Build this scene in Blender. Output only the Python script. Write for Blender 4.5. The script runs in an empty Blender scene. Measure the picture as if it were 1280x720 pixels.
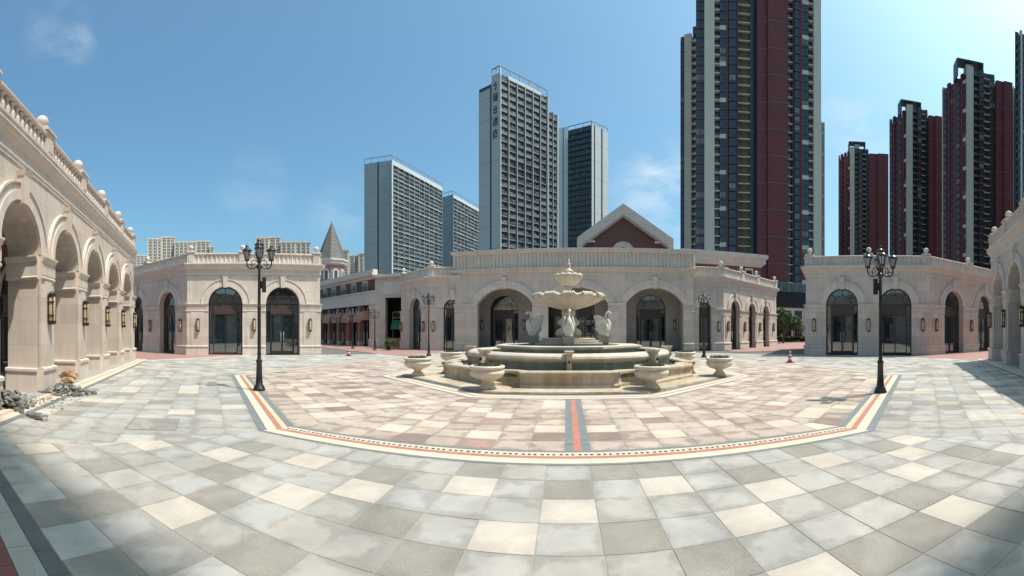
import bpy, math, random
from mathutils import Matrix, Vector
random.seed(7)
PI = math.pi
sc = bpy.context.scene
COL = sc.collection
# ------------------------------------------------------------------ camera, sky, sun, exposure
F, CX, YH, EYE = 522.0, 708.0, 414.0, 1.6          # pixels per radian, axis column, horizon row (1280x720), eye height
cd = bpy.data.cameras.new('camera')
cam = bpy.data.objects.new('camera', cd)
COL.objects.link(cam)
sc.camera = cam
cam.location = (0, 0, EYE)
cam.rotation_euler = (PI / 2, 0, (CX - 640) / F)
cd.type = 'PANO'
cd.panorama_type = 'CENTRAL_CYLINDRICAL'
cd.central_cylindrical_range_u_min = -640 / F
cd.central_cylindrical_range_u_max = 640 / F
cd.central_cylindrical_range_v_min = -(720 - YH) / F
cd.central_cylindrical_range_v_max = YH / F
cd.central_cylindrical_radius = 1.0
cd.clip_start = 0.05
cd.clip_end = 5000
SUN_EL, SUN_AZ = math.radians(63), math.radians(88)   # azimuth clockwise from +Y
world = bpy.data.worlds.new('World')
sc.world = world
world.use_nodes = True
wn = world.node_tree
bg = wn.nodes['Background']
bg.inputs[1].default_value = 0.142
sky = wn.nodes.new('ShaderNodeTexSky')
sky.sky_type = 'NISHITA'
sky.sun_disc = False
sky.sun_elevation = SUN_EL
sky.sun_rotation = SUN_AZ
sky.air_density = 1.0
sky.dust_density = 4.0
sky.ozone_density = 2.5
tcw = wn.nodes.new('ShaderNodeTexCoord')
mp = wn.nodes.new('ShaderNodeMapping'); mp.inputs['Scale'].default_value = (1.0, 1.0, 2.6)
cl = wn.nodes.new('ShaderNodeTexNoise'); cl.inputs['Scale'].default_value = 7.0; cl.inputs['Detail'].default_value = 9; cl.inputs['Roughness'].default_value = .62
cr = wn.nodes.new('ShaderNodeValToRGB'); cr.color_ramp.elements[0].position = .40; cr.color_ramp.elements[1].position = .78
cr.color_ramp.elements[0].color = (0, 0, 0, 1); cr.color_ramp.elements[1].color = (.5, .5, .5, 1)
mx = wn.nodes.new('ShaderNodeMixRGB'); mx.inputs[2].default_value = (6.0, 6.6, 7.0, 1)
wn.links.new(tcw.outputs['Generated'], mp.inputs[0]); wn.links.new(mp.outputs[0], cl.inputs['Vector'])
wn.links.new(cl.outputs[0], cr.inputs[0])
acc = None
nrm = wn.nodes.new('ShaderNodeVectorMath'); nrm.operation = 'NORMALIZE'; wn.links.new(tcw.outputs['Generated'], nrm.inputs[0])
for bearing, elev, rad, amt in ((-1.22, .62, 4.5, .55), (-1.17, .60, 2.5, .5), (.21, .31, 7, 1.1), (.25, .36, 5, .9), (.33, .22, 6, .8), (.73, .42, 6, .8), (.66, .47, 4, .6), (-.55, .27, 5, .45), (-.75, .33, 6, .35), (2.2, .6, 12, .9), (-2.4, .5, 12, .9), (3.0, .9, 10, .7)):
    c_ = (math.sin(bearing) * math.cos(elev), math.cos(bearing) * math.cos(elev), math.sin(elev))
    dt = wn.nodes.new('ShaderNodeVectorMath'); dt.operation = 'DOT_PRODUCT'; dt.inputs[1].default_value = c_; wn.links.new(nrm.outputs[0], dt.inputs[0])
    mr = wn.nodes.new('ShaderNodeMapRange'); mr.interpolation_type = 'SMOOTHSTEP'; mr.inputs[1].default_value = math.cos(math.radians(rad)); mr.inputs[2].default_value = 1.0; mr.inputs[4].default_value = amt
    wn.links.new(dt.outputs['Value'], mr.inputs[0])
    if acc is None: acc = mr.outputs[0]
    else:
        ad_ = wn.nodes.new('ShaderNodeMath'); ad_.operation = 'ADD'; wn.links.new(acc, ad_.inputs[0]); wn.links.new(mr.outputs[0], ad_.inputs[1]); acc = ad_.outputs[0]
ml = wn.nodes.new('ShaderNodeMath'); ml.operation = 'MULTIPLY'; ml.use_clamp = True
wn.links.new(acc, ml.inputs[0]); wn.links.new(cr.outputs[0], ml.inputs[1]); wn.links.new(ml.outputs[0], mx.inputs[0])
tn = wn.nodes.new('ShaderNodeMixRGB'); tn.blend_type = 'MULTIPLY'; tn.inputs[0].default_value = 1; tn.inputs[2].default_value = (.93, 1.36, 1.35, 1)
wn.links.new(sky.outputs[0], tn.inputs[1]); wn.links.new(tn.outputs[0], mx.inputs[1]); wn.links.new(mx.outputs[0], bg.inputs[0])
sd = bpy.data.lights.new('sun', 'SUN')
sd.energy = 4.9; sd.angle = math.radians(.5); sd.color = (1, .925, .83)
sun = bpy.data.objects.new('sun', sd); COL.objects.link(sun)
sdir = Vector((math.sin(SUN_AZ) * math.cos(SUN_EL), math.cos(SUN_AZ) * math.cos(SUN_EL), math.sin(SUN_EL)))
sun.rotation_euler = sdir.to_track_quat('Z', 'Y').to_euler()
sc.view_settings.view_transform = 'Standard'
sc.view_settings.look = 'None'
sc.view_settings.exposure = 0.1
sc.view_settings.gamma = 1
sc.cycles.max_bounces = 6
sc.cycles.use_denoising = True

# ------------------------------------------------------------------ helpers
def th(px): return (px - CX) / F
def P(px, d): return Vector((d * math.sin(th(px)), d * math.cos(th(px)), 0))
def Z(py, d): return EYE + (YH - py) * d / F
def G(px, py): return P(px, EYE * F / (py - YH))

M = {}
def mat(name, col, rough=.7, var=.12, vscale=3.0, bump=.15, bscale=60, joints=None, jcol=.72, jmort=.008,
        metallic=0, spec=.5, col2=None, speck=0, streak=0, seam=None, stain=0):
    m = bpy.data.materials.new(name); m.use_nodes = True
    nt = m.node_tree; N = nt.nodes; Lk = nt.links
    b = N['Principled BSDF']
    b.inputs['Roughness'].default_value = rough; b.inputs['Metallic'].default_value = metallic
    b.inputs['Specular IOR Level'].default_value = spec
    tc = N.new('ShaderNodeTexCoord'); geo = N.new('ShaderNodeNewGeometry')
    nz = N.new('ShaderNodeTexNoise'); nz.inputs['Scale'].default_value = vscale; nz.inputs['Detail'].default_value = 6
    Lk.new(geo.outputs['Position'], nz.inputs['Vector'])
    rp = N.new('ShaderNodeMapRange'); rp.inputs[1].default_value = .25; rp.inputs[2].default_value = .75
    rp.inputs[3].default_value = 1 - var; rp.inputs[4].default_value = 1 + var
    Lk.new(nz.outputs[0], rp.inputs[0])
    mul = N.new('ShaderNodeVectorMath'); mul.operation = 'SCALE'; mul.inputs[0].default_value = col
    Lk.new(rp.outputs[0], mul.inputs['Scale'])
    out = mul.outputs[0]
    def times(out, fac):
        k = N.new('ShaderNodeVectorMath'); k.operation = 'SCALE'
        Lk.new(out, k.inputs[0]); Lk.new(fac, k.inputs['Scale']); return k.outputs[0]
    if col2:
        n2 = N.new('ShaderNodeTexNoise'); n2.inputs['Scale'].default_value = vscale * .45; n2.inputs['Detail'].default_value = 4
        Lk.new(geo.outputs['Position'], n2.inputs['Vector'])
        r2 = N.new('ShaderNodeMapRange'); r2.inputs[1].default_value = .42; r2.inputs[2].default_value = .62; Lk.new(n2.outputs[0], r2.inputs[0])
        mi = N.new('ShaderNodeMixRGB'); Lk.new(r2.outputs[0], mi.inputs[0]); Lk.new(out, mi.inputs[1]); mi.inputs[2].default_value = (*col2, 1)
        out = mi.outputs[0]
    if streak:
        ms = N.new('ShaderNodeMapping'); ms.inputs['Scale'].default_value = (3, 3, .25); Lk.new(geo.outputs['Position'], ms.inputs[0])
        n3 = N.new('ShaderNodeTexNoise'); n3.inputs['Scale'].default_value = 1.6; n3.inputs['Detail'].default_value = 5
        Lk.new(ms.outputs[0], n3.inputs['Vector'])
        r3 = N.new('ShaderNodeMapRange'); r3.inputs[1].default_value = .35; r3.inputs[2].default_value = .7
        r3.inputs[3].default_value = 1 + streak * .4; r3.inputs[4].default_value = 1 - streak; Lk.new(n3.outputs[0], r3.inputs[0])
        out = times(out, r3.outputs[0])
    if speck:
        n4 = N.new('ShaderNodeTexNoise'); n4.inputs['Scale'].default_value = 130; n4.inputs['Detail'].default_value = 2
        Lk.new(geo.outputs['Position'], n4.inputs['Vector'])
        r4 = N.new('ShaderNodeMapRange'); r4.inputs[1].default_value = .3; r4.inputs[2].default_value = .7
        r4.inputs[3].default_value = 1 - speck; r4.inputs[4].default_value = 1 + speck; Lk.new(n4.outputs[0], r4.inputs[0])
        out = times(out, r4.outputs[0])
    hgt = None
    if stain:
        n6 = N.new('ShaderNodeTexNoise'); n6.inputs['Scale'].default_value = 1.1; n6.inputs['Detail'].default_value = 9; n6.inputs['Roughness'].default_value = .68; n6.inputs['Distortion'].default_value = .6
        Lk.new(geo.outputs['Position'], n6.inputs['Vector'])
        r6 = N.new('ShaderNodeMapRange'); r6.inputs[1].default_value = .38; r6.inputs[2].default_value = .62; r6.inputs[3].default_value = 1 + stain * .5; r6.inputs[4].default_value = 1 - stain
        Lk.new(n6.outputs[0], r6.inputs[0]); out = times(out, r6.outputs[0])
        n7 = N.new('ShaderNodeTexNoise'); n7.inputs['Scale'].default_value = 6; n7.inputs['Detail'].default_value = 8; n7.inputs['Roughness'].default_value = .75
        Lk.new(geo.outputs['Position'], n7.inputs['Vector'])
        r7 = N.new('ShaderNodeMapRange'); r7.inputs[1].default_value = .60; r7.inputs[2].default_value = .74; r7.inputs[3].default_value = 1; r7.inputs[4].default_value = 1 - stain * 1.3
        Lk.new(n7.outputs[0], r7.inputs[0]); out = times(out, r7.outputs[0])
    if joints:
        sx = N.new('ShaderNodeSeparateXYZ'); Lk.new(tc.outputs['Object'], sx.inputs[0])
        ad = N.new('ShaderNodeMath'); ad.operation = 'ADD'; Lk.new(sx.outputs[0], ad.inputs[0]); Lk.new(sx.outputs[1], ad.inputs[1])
        cb = N.new('ShaderNodeCombineXYZ'); Lk.new(ad.outputs[0], cb.inputs[0]); Lk.new(sx.outputs[2], cb.inputs[1])
        br = N.new('ShaderNodeTexBrick'); br.inputs['Scale'].default_value = 1
        br.inputs['Brick Width'].default_value = joints[0]; br.inputs['Row Height'].default_value = joints[1]
        br.inputs['Mortar Size'].default_value = jmort; br.inputs['Mortar Smooth'].default_value = .2
        br.inputs['Color1'].default_value = (.90, .895, .89, 1); br.inputs['Color2'].default_value = (1.06, 1.06, 1.06, 1)
        br.inputs['Mortar'].default_value = (jcol, jcol, jcol, 1)
        Lk.new(cb.outputs[0], br.inputs['Vector'])
        vm = N.new('ShaderNodeVectorMath'); vm.operation = 'MULTIPLY'; Lk.new(out, vm.inputs[0]); Lk.new(br.outputs[0], vm.inputs[1])
        out = vm.outputs[0]
        inv = N.new('ShaderNodeMath'); inv.operation = 'SUBTRACT'; inv.inputs[0].default_value = 1; Lk.new(br.outputs['Fac'], inv.inputs[1])
        hgt = inv.outputs[0]
    if seam:       # moisture marks: each slab darker and rougher towards its joints, blotchy
        uv = N.new('ShaderNodeUVMap')
        s2 = N.new('ShaderNodeVectorMath'); s2.operation = 'SUBTRACT'; s2.inputs[1].default_value = (.5, .5, 0); Lk.new(uv.outputs[0], s2.inputs[0])
        ab = N.new('ShaderNodeVectorMath'); ab.operation = 'ABSOLUTE'; Lk.new(s2.outputs[0], ab.inputs[0])
        sp = N.new('ShaderNodeSeparateXYZ'); Lk.new(ab.outputs[0], sp.inputs[0])
        mxx = N.new('ShaderNodeMath'); mxx.operation = 'SMOOTH_MAX'; mxx.inputs[2].default_value = .12
        Lk.new(sp.outputs[0], mxx.inputs[0]); Lk.new(sp.outputs[1], mxx.inputs[1])
        n5 = N.new('ShaderNodeTexNoise'); n5.inputs['Scale'].default_value = 3.2; n5.inputs['Detail'].default_value = 7; n5.inputs['Roughness'].default_value = .6
        Lk.new(geo.outputs['Position'], n5.inputs['Vector'])
        a5 = N.new('ShaderNodeMath'); a5.operation = 'MULTIPLY_ADD'; a5.inputs[1].default_value = 1.15; Lk.new(n5.outputs[0], a5.inputs[0]); Lk.new(mxx.outputs[0], a5.inputs[2])
        r5 = N.new('ShaderNodeMapRange'); r5.interpolation_type = 'SMOOTHSTEP'
        r5.inputs[1].default_value = .86; r5.inputs[2].default_value = 1.06; r5.inputs[3].default_value = 1.0; r5.inputs[4].default_value = 1 - seam
        n8 = N.new('ShaderNodeTexNoise'); n8.inputs['Scale'].default_value = .9; n8.inputs['Detail'].default_value = 2; Lk.new(geo.outputs['Position'], n8.inputs['Vector'])
        a8 = N.new('ShaderNodeMath'); a8.operation = 'MULTIPLY_ADD'; a8.inputs[1].default_value = .9; Lk.new(n8.outputs[0], a8.inputs[0]); Lk.new(a5.outputs[0], a8.inputs[2])
        s8 = N.new('ShaderNodeMath'); s8.operation = 'SUBTRACT'; s8.inputs[1].default_value = .47; Lk.new(a8.outputs[0], s8.inputs[0])
        Lk.new(s8.outputs[0], r5.inputs[0]); out = times(out, r5.outputs[0])
    Lk.new(out, b.inputs['Base Color'])
    if bump:
        nb = N.new('ShaderNodeTexNoise'); nb.inputs['Scale'].default_value = bscale; nb.inputs['Detail'].default_value = 4
        Lk.new(geo.outputs['Position'], nb.inputs['Vector'])
        bp = N.new('ShaderNodeBump'); bp.inputs['Strength'].default_value = bump; bp.inputs['Distance'].default_value = .01
        h = nb.outputs[0]
        if hgt:
            ah = N.new('ShaderNodeMath'); ah.operation = 'MULTIPLY_ADD'; ah.inputs[1].default_value = .3; Lk.new(nb.outputs[0], ah.inputs[0]); Lk.new(hgt, ah.inputs[2]); h = ah.outputs[0]
        Lk.new(h, bp.inputs['Height']); Lk.new(bp.outputs[0], b.inputs['Normal'])
    M[name] = m
    return m

mat('stone', (.58, .485, .415), .75, .07, 1.3, .12, 50, joints=(1.25, .62), jcol=.80, jmort=.007, streak=.09, stain=.05)
mat('stone_trim', (.615, .52, .45), .72, .07, 2.0, .1, 50, streak=.10, stain=.05)
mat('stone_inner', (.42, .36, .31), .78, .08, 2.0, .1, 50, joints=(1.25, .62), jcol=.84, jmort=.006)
mat('red_brick', (.145, .068, .056), .85, .15, 5, .3, 40, joints=(.24, .075), jcol=1.5, jmort=.008)
mat('pink_brick', (.33, .17, .15), .85, .12, 5, .2, 40, joints=(.24, .075), jcol=1.25, jmort=.008)
mat('bronze', (.045, .028, .022), .35, .1, 4, .03, spec=.6, metallic=.3)
mat('black_frame', (.018, .018, .02), .35, .1, 4, .02, spec=.6)
mat('sign_brown', (.06, .035, .03), .45, .08, 3, .03)
mat('lamp_black', (.016, .016, .017), .32, .1, 8, .04, spec=.6)
mat('roofing', (.25, .24, .23), .9, .1, 1, .2, 10)
mat('fountain_stone', (.56, .49, .40), .62, .10, 3, .2, 45, col2=(.52, .44, .34), streak=.14)
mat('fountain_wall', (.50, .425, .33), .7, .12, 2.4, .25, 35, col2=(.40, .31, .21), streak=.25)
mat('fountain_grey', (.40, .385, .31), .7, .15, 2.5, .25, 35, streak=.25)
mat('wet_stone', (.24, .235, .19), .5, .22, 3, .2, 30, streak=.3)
mat('swan_stone', (.56, .53, .47), .65, .10, 5, .2, 60, streak=.15)
mat('urn_stone', (.60, .53, .43), .68, .10, 4, .25, 50, streak=.15)
mat('pedestal_grey', (.34, .315, .26), .75, .2, 5, .3, 40)
mat('granite_dark', (.115, .12, .12), .75, .12, 4, .3, 90, speck=.35)
mat('granite_grey', (.36, .34, .31), .75, .1, 4, .3, 90, speck=.35)
mat('border_red', (.42, .17, .12), .75, .14, 5, .2, 60)
mat('border_maroon', (.20, .07, .06), .75, .14, 5, .2, 60, speck=.2)
mat('border_cream', (.58, .49, .38), .72, .09, 3, .2, 60)
mat('border_buff', (.52, .43, .30), .72, .12, 3, .2, 60)
mat('border_slate', (.17, .185, .185), .72, .14, 4, .2, 70)
mat('kerb_pink', (.50, .33, .26), .72, .12, 3, .2, 60)
mat('mosaic_black', (.03, .03, .035), .6, .1, 4, .1)
mat('mortar', (.33, .31, .28), .9, .15, 4, .3, 40)
mat('asphalt', (.12, .115, .11), .9, .15, .5, .3, 20)
mat('red_paving', (.33, .185, .16), .8, .14, 1.5, .2, 30, col2=(.31, .18, .155), stain=.1)
mat('floor_grey', (.34, .33, .31), .7, .1, 2, .1, 40)
# slabs of the plaza
mat('slab_light', (0.405, 0.380, 0.347), .62, .07, 2.2, .25, 120, speck=.07, seam=.21, stain=.17, spec=.3)
mat('slab_mid', (0.368, 0.345, 0.311), .66, .09, 2.2, .3, 120, speck=.10, seam=.21, stain=.17, spec=.3)
mat('slab_warm', (0.390, 0.357, 0.317), .66, .09, 2.2, .3, 120, speck=.10, seam=.21, stain=.17, spec=.3)
mat('slab_rough', (0.300, 0.275, 0.239), .8, .08, 2.2, .8, 90, speck=.30, seam=.08, stain=.17, spec=.3)
mat('slab_cream', (0.510, 0.451, 0.384), .66, .05, 2.2, .25, 110, speck=.06, seam=.07, stain=.17, spec=.3)
mat('slab_blue', (0.385, 0.370, 0.345), .62, .08, 2.2, .25, 120, speck=.06, seam=.21, stain=.17, spec=.3)
mat('slab_pale', (0.455, 0.429, 0.394), .66, .06, 2.2, .3, 120, speck=.08, seam=.12, stain=.17, spec=.3)
mat('pink_light', (0.475, 0.385, 0.318), .66, .07, 2.2, .25, 120, speck=.08, seam=.30, stain=.17, spec=.3)
mat('pink_mid', (0.427, 0.337, 0.280), .7, .08, 2.2, .3, 120, speck=.12, seam=.33, stain=.17, spec=.3)
mat('pink_rough', (0.271, 0.204, 0.171), .8, .08, 2.2, .6, 90, speck=.25, seam=.08, stain=.17, spec=.3)
mat('pink_cream', (0.570, 0.470, 0.375), .68, .05, 2.2, .25, 110, speck=.06, seam=.08, stain=.17, spec=.3)
mat('pink_red', (0.380, 0.261, 0.214), .7, .08, 2.2, .3, 120, speck=.1, seam=.12, stain=.17, spec=.3)
mat('sack', (.34, .22, .12), .9, .2, 8, .6, 30)
mat('sett', (.15, .145, .135), .85, .3, 9, .4, 60, speck=.2)
mat('sett_light', (.28, .265, .24), .85, .3, 9, .4, 60, speck=.2)
mat('leaf', (.085, .105, .03), .6, .35, 9, .1)
mat('leaf_dry', (.17, .14, .05), .7, .3, 9, .1)
mat('leaf_tree', (.045, .10, .02), .55, .35, 3, .1)
mat('bark', (.10, .07, .05), .9, .2, 6, .5, 30)
mat('soil', (.07, .05, .035), .95, .3, 9, .6, 30)
mat('cone_red', (.34, .04, .035), .5, .1, 5, 0)
mat('cone_white', (.52, .51, .48), .5, .05, 5, 0)
mat('slate_roof', (.14, .13, .125), .7, .12, 2, .2, 20)
mat('awning', (.36, .20, .165), .8, .1, 2, .2, 20)
mat('awning_green', (.02, .20, .11), .7, .2, 4, .1)
mat('kiosk_gold', (.42, .26, .05), .4, .2, 4, 0)
mat('red_cloth', (.45, .02, .02), .6, .1, 3, 0)
mat('void_dark', (.012, .012, .014), .8, .1, 1, 0)
mat('timber', (.35, .12, .06), .7, .1, 2, .1)
mat('lantern_glass', (.45, .47, .45), .15, .05, 4, 0, spec=.7)
mat('sconce_glass', (.50, .38, .24), .35, .12, 20, 0)
# tower skins
mat('panel_light', (.42, .44, .42), .55, .06, .06, 0)
mat('panel_white', (.52, .54, .53), .5, .05, .06, 0)
mat('panel_sunlit', (.78, .79, .77), .5, .04, .06, 0)  # sunlight on the pale hotel slab put into its colour
mat('panel_slate', (.25, .285, .29), .5, .06, .06, 0)
mat('hotel_slab', (.28, .295, .30), .6, .08, .1, 0)
mat('hotel_dark', (.05, .058, .065), .5, .15, .2, 0)
mat('hotel_ac', (.14, .155, .165), .6, .3, .5, 0)
mat('tower_red', (.165, .042, .042), .75, .08, .15, 0)
mat('tower_cream', (.62, .56, .45), .75, .06, .1, 0)
mat('tower_olive', (.145, .135, .085), .75, .08, .1, 0)
mat('tower_blue', (.05, .06, .072), .5, .2, .3, 0)
mat('tower_tex', (.11, .075, .08), .75, .45, .9, 0)
mat('tower_band', (.13, .13, .14), .75, .05, .2, 0)
mat('far_cream', (.54, .465, .385), .8, .06, .05, 0)
mat('far_shade', (.16, .155, .15), .6, .2, .3, 0)
mat('letter_dark', (.05, .05, .055), .5, .05, 1, 0)
def glass(name, col, rough, spec, ior=1.5):
    m = mat(name, col, rough, .1, 2, 0, spec=spec)
    m.node_tree.nodes['Principled BSDF'].inputs['IOR'].default_value = ior
    return m
glass('shop_glass', (.014, .022, .026), .03, .6, 2.35)
mat('curtain', (.22, .22, .21), .6, .2, .5, 0)
glass('tower_glass', (.035, .046, .056), .12, .6, 1.6)
def water():
    m = mat('water', (.10, .125, .105), .06, .15, 2, .12, 7, spec=.6)
water()

class MB:
    def __init__(s): s.v = []; s.f = []; s.m = []; s.names = []; s.sm = []; s.uv = {}
    def mi(s, n):
        if n not in s.names: s.names.append(n)
        return s.names.index(n)
    def face(s, pts, m, smooth=False, uv=None):
        i = len(s.v); s.v += [tuple(p) for p in pts]; s.f.append(tuple(range(i, i + len(pts)))); s.m.append(s.mi(m)); s.sm.append(smooth)
        if uv: s.uv[len(s.f) - 1] = uv
    def mesh(s, vs, fs, m, smooth=False, X=None):
        i = len(s.v); k = s.mi(m)
        s.v += [tuple(X @ Vector(p)) if X else tuple(p) for p in vs]
        for f in fs: s.f.append(tuple(i + j for j in f)); s.m.append(k); s.sm.append(smooth)
    def box(s, x0, x1, y0, y1, z0, z1, m, X=None):
        vs = [(x0, y0, z0), (x1, y0, z0), (x1, y1, z0), (x0, y1, z0), (x0, y0, z1), (x1, y0, z1), (x1, y1, z1), (x0, y1, z1)]
        s.mesh(vs, [(0, 3, 2, 1), (4, 5, 6, 7), (0, 1, 5, 4), (1, 2, 6, 5), (2, 3, 7, 6), (3, 0, 4, 7)], m, False, X)
    def prism(s, poly, z0, z1, m, X=None, cap=True):     # poly counter-clockwise in xy
        n = len(poly)
        vs = [(p[0], p[1], z0) for p in poly] + [(p[0], p[1], z1) for p in poly]
        fs = [(i, (i + 1) % n, n + (i + 1) % n, n + i) for i in range(n)]
        if cap: fs += [tuple(range(n))[::-1], tuple(range(n, 2 * n))]
        s.mesh(vs, fs, m, False, X)
    def slab_xz(s, poly, y0, y1, m, X=None):             # poly in xz, extruded along y (y0 front)
        n = len(poly)
        vs = [(p[0], y0, p[1]) for p in poly] + [(p[0], y1, p[1]) for p in poly]
        fs = [(i, (i + 1) % n, n + (i + 1) % n, n + i)[::-1] for i in range(n)] + [tuple(range(n)), tuple(range(n, 2 * n))[::-1]]
        s.mesh(vs, fs, m, False, X)
    def lathe(s, prof, m, n=24, X=None, rf=None, smooth=True, zf=None, c=(0, 0)):
        vs = []
        for i, (r, z) in enumerate(prof):
            for k in range(n):
                a = 2 * PI * k / n
                rr = r * (rf(a, i) if rf else 1); zz = z + (zf(a, i) if zf else 0)
                vs.append((c[0] + rr * math.cos(a), c[1] + rr * math.sin(a), zz))
        fs = []
        for i in range(len(prof) - 1):
            for k in range(n):
                a, b = i * n + k, i * n + (k + 1) % n
                fs.append((a, b, b + n, a + n))
        if prof[0][0] > 1e-4: fs.append(tuple(range(n))[::-1])
        if prof[-1][0] > 1e-4: fs.append(tuple(range((len(prof) - 1) * n, len(prof) * n)))
        s.mesh(vs, fs, m, smooth, X)
    def tube(s, pts, rad, m, n=8, X=None, smooth=True):
        pts = [Vector(p) for p in pts]
        if not hasattr(rad, '__len__'): rad = [rad] * len(pts)
        vs = []; up = None
        for i, p in enumerate(pts):
            t = (pts[min(i + 1, len(pts) - 1)] - pts[max(i - 1, 0)]).normalized()
            if up is None:
                up = Vector((0, 0, 1)) if abs(t.z) < .9 else Vector((1, 0, 0))
            a = t.cross(up).normalized(); b = a.cross(t).normalized(); up = b
            for k in range(n):
                q = 2 * PI * k / n
                vs.append(p + rad[i] * (math.cos(q) * a + math.sin(q) * b))
        fs = []
        for i in range(len(pts) - 1):
            for k in range(n):
                c, d = i * n + k, i * n + (k + 1) % n
                fs.append((c, c + n, d + n, d))
        fs += [tuple(range(n)), tuple(range((len(pts) - 1) * n, len(pts) * n))[::-1]]
        s.mesh(vs, fs, m, smooth, X)
    def sweep(s, prof, x0, x1, m, m0=0, m1=0, X=None):   # prof [(out, z)], closed, along x; out is -y
        n = len(prof)
        vs = [(x0 - o * m0, -o, z) for o, z in prof] + [(x1 + o * m1, -o, z) for o, z in prof]
        fs = [(i, n + i, n + (i + 1) % n, (i + 1) % n) for i in range(n)]
        fs += [tuple(range(n)), tuple(range(n, 2 * n))[::-1]]
        s.mesh(vs, fs, m, False, X)
    def data(s, name):
        me = bpy.data.meshes.new(name)
        me.from_pydata(s.v, [], s.f)
        for nm in s.names: me.materials.append(M[nm])
        me.polygons.foreach_set('material_index', s.m)
        me.polygons.foreach_set('use_smooth', s.sm)
        if s.uv:
            ul = me.uv_layers.new(name='UVMap')
            for fi, uv in s.uv.items():
                for li, c in zip(me.polygons[fi].loop_indices, uv): ul.data[li].uv = c
        me.validate(); me.update()
        return me
    def build(s, name, parent=None, X=None, **kw): return ob(name, s.data(name), parent, X, **kw)

def ob(name, me, parent=None, X=None, **kw):
    o = bpy.data.objects.new(name, me); COL.objects.link(o)
    if parent is not None: o.parent = parent
    if X is not None: o.matrix_local = X
    for k, v in kw.items(): o[k] = v
    return o
def thing(name, label, cat, X=None, group=None):
    o = bpy.data.objects.new(name, None); COL.objects.link(o); o.empty_display_size = .3
    if X is not None: o.matrix_local = X
    o['label'] = label; o['category'] = cat
    if group: o['group'] = group
    return o
def struct_root(name):
    o = bpy.data.objects.new(name, None); COL.objects.link(o); o['kind'] = 'structure'; return o
def tree_copy(o, parent=None, X=None, label=None):
    c = o.copy(); COL.objects.link(c); c.parent = parent
    if X is not None: c.matrix_local = X
    if label: c['label'] = label
    for ch in list(o.children):
        k = tree_copy(ch, c); k.matrix_local = ch.matrix_local.copy()
    return c
def T(x, y, z=0, rz=0, s=1): return Matrix.Translation((x, y, z)) @ Matrix.Rotation(rz, 4, 'Z') @ Matrix.Scale(s, 4)

def bez(pts, n):
    out = []
    P_ = [Vector(p) for p in pts]
    for s in range(len(P_) - 1):
        p0_ = P_[max(s - 1, 0)]; p1_ = P_[s]; p2_ = P_[s + 1]; p3_ = P_[min(s + 2, len(P_) - 1)]
        for i in range(n):
            t = i / n
            out.append(.5 * ((2 * p1_) + (-p0_ + p2_) * t + (2 * p0_ - 5 * p1_ + 4 * p2_ - p3_) * t * t + (-p0_ + 3 * p1_ - 3 * p2_ + p3_) * t ** 3))
    out.append(P_[-1]); return out

# ------------------------------------------------------------------ ground and paving
CXF, CYF = .08, 15.75                     # middle of the plaza (fountain)
g = MB(); g.box(-1500, 1500, -1500, 1500, -1.2, -.03, 'asphalt'); g.build('ground', kind='structure')
def octa(hw, ys, w, y1):                  # half side, south edge y, half width, y of the lower diagonal end
    t = 2 * CYF
    return [Vector(p) for p in [(-hw, ys), (hw, ys), (w, y1), (w, t - y1), (hw, t - ys), (-hw, t - ys), (-w, t - y1), (-w, y1)]]
def inset(poly, d):
    n = len(poly); out = []
    ln = []
    for i in range(n):
        a, b = poly[i], poly[(i + 1) % n]; t = (b - a).normalized(); nr = Vector((-t.y, t.x)); ln.append((a + nr * d, t))
    for i in range(n):
        (a, t), (b, u) = ln[i - 1], ln[i]
        den = t.x * u.y - t.y * u.x; k = ((b - a).x * u.y - (b - a).y * u.x) / den
        out.append(a + t * k)
    return out
def clip(poly, a, nrm):                   # keep nrm.(p-a) >= 0
    out = []
    for i in range(len(poly)):
        p, q = poly[i], poly[(i + 1) % len(poly)]
        dp, dq = nrm.dot(p - a), nrm.dot(q - a)
        if dp >= 0: out.append(p)
        if (dp > 0) != (dq > 0) and abs(dp - dq) > 1e-9: out.append(p + (q - p) * (dp / (dp - dq)))
    return out
def area(p): return .5 * sum(p[i].x * p[(i + 1) % len(p)].y - p[(i + 1) % len(p)].x * p[i].y for i in range(len(p))) if len(p) > 2 else 0
def inside(p, poly): return all(Vector((-(b - a).y, (b - a).x)).dot(p - a) >= 0 for a, b in zip(poly, poly[1:] + poly[:1]))
def V2(v): return Vector((v[0], v[1]))

OUT = octa(4.5, 4.97, 11.0, 10.6)
INN = octa(2.35, 9.80, 6.45, 13.5)
big = 40
LIMN = [(Vector((0, -1)), 14.72), (Vector((.656, -.755)), 15.25), (Vector((1, 0)), 19.65), (Vector((.70, .714)), 16.75), (Vector((0, 1)), 17.4),
        (Vector((-.707, .707)), 16.85), (Vector((-1, 0)), 19.75), (Vector((-.656, -.755)), 15.31)]
CF = Vector((CXF, CYF))
LIM = [Vector(p) for p in [(-big, -big), (big, -big), (big, 2 * big), (-big, 2 * big)]]
for nr, a in LIMN: LIM = clip(LIM, CF + nr * a, -nr)
BORDER_IN = inset(OUT, .62)
TS = .5
def pix(lst): return [V2(G(*p)) for p in lst]
cream_o = pix([(585.7, 607.5), (710.6, 639), (632, 671), (838, 606.7), (930, 652.5), (952, 609), (62, 562.5), (182, 562.5), (257, 565), (373, 574), (354, 619),
               (446, 611), (206, 637), (1045, 574), (975, 611), (1158, 568), (1158, 590), (1214, 640), (1129, 546), (1028, 708)])
pale_o = pix([(259, 709), (60, 604), (86, 671), (146, 553), (247, 547), (1250, 560)])
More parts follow.
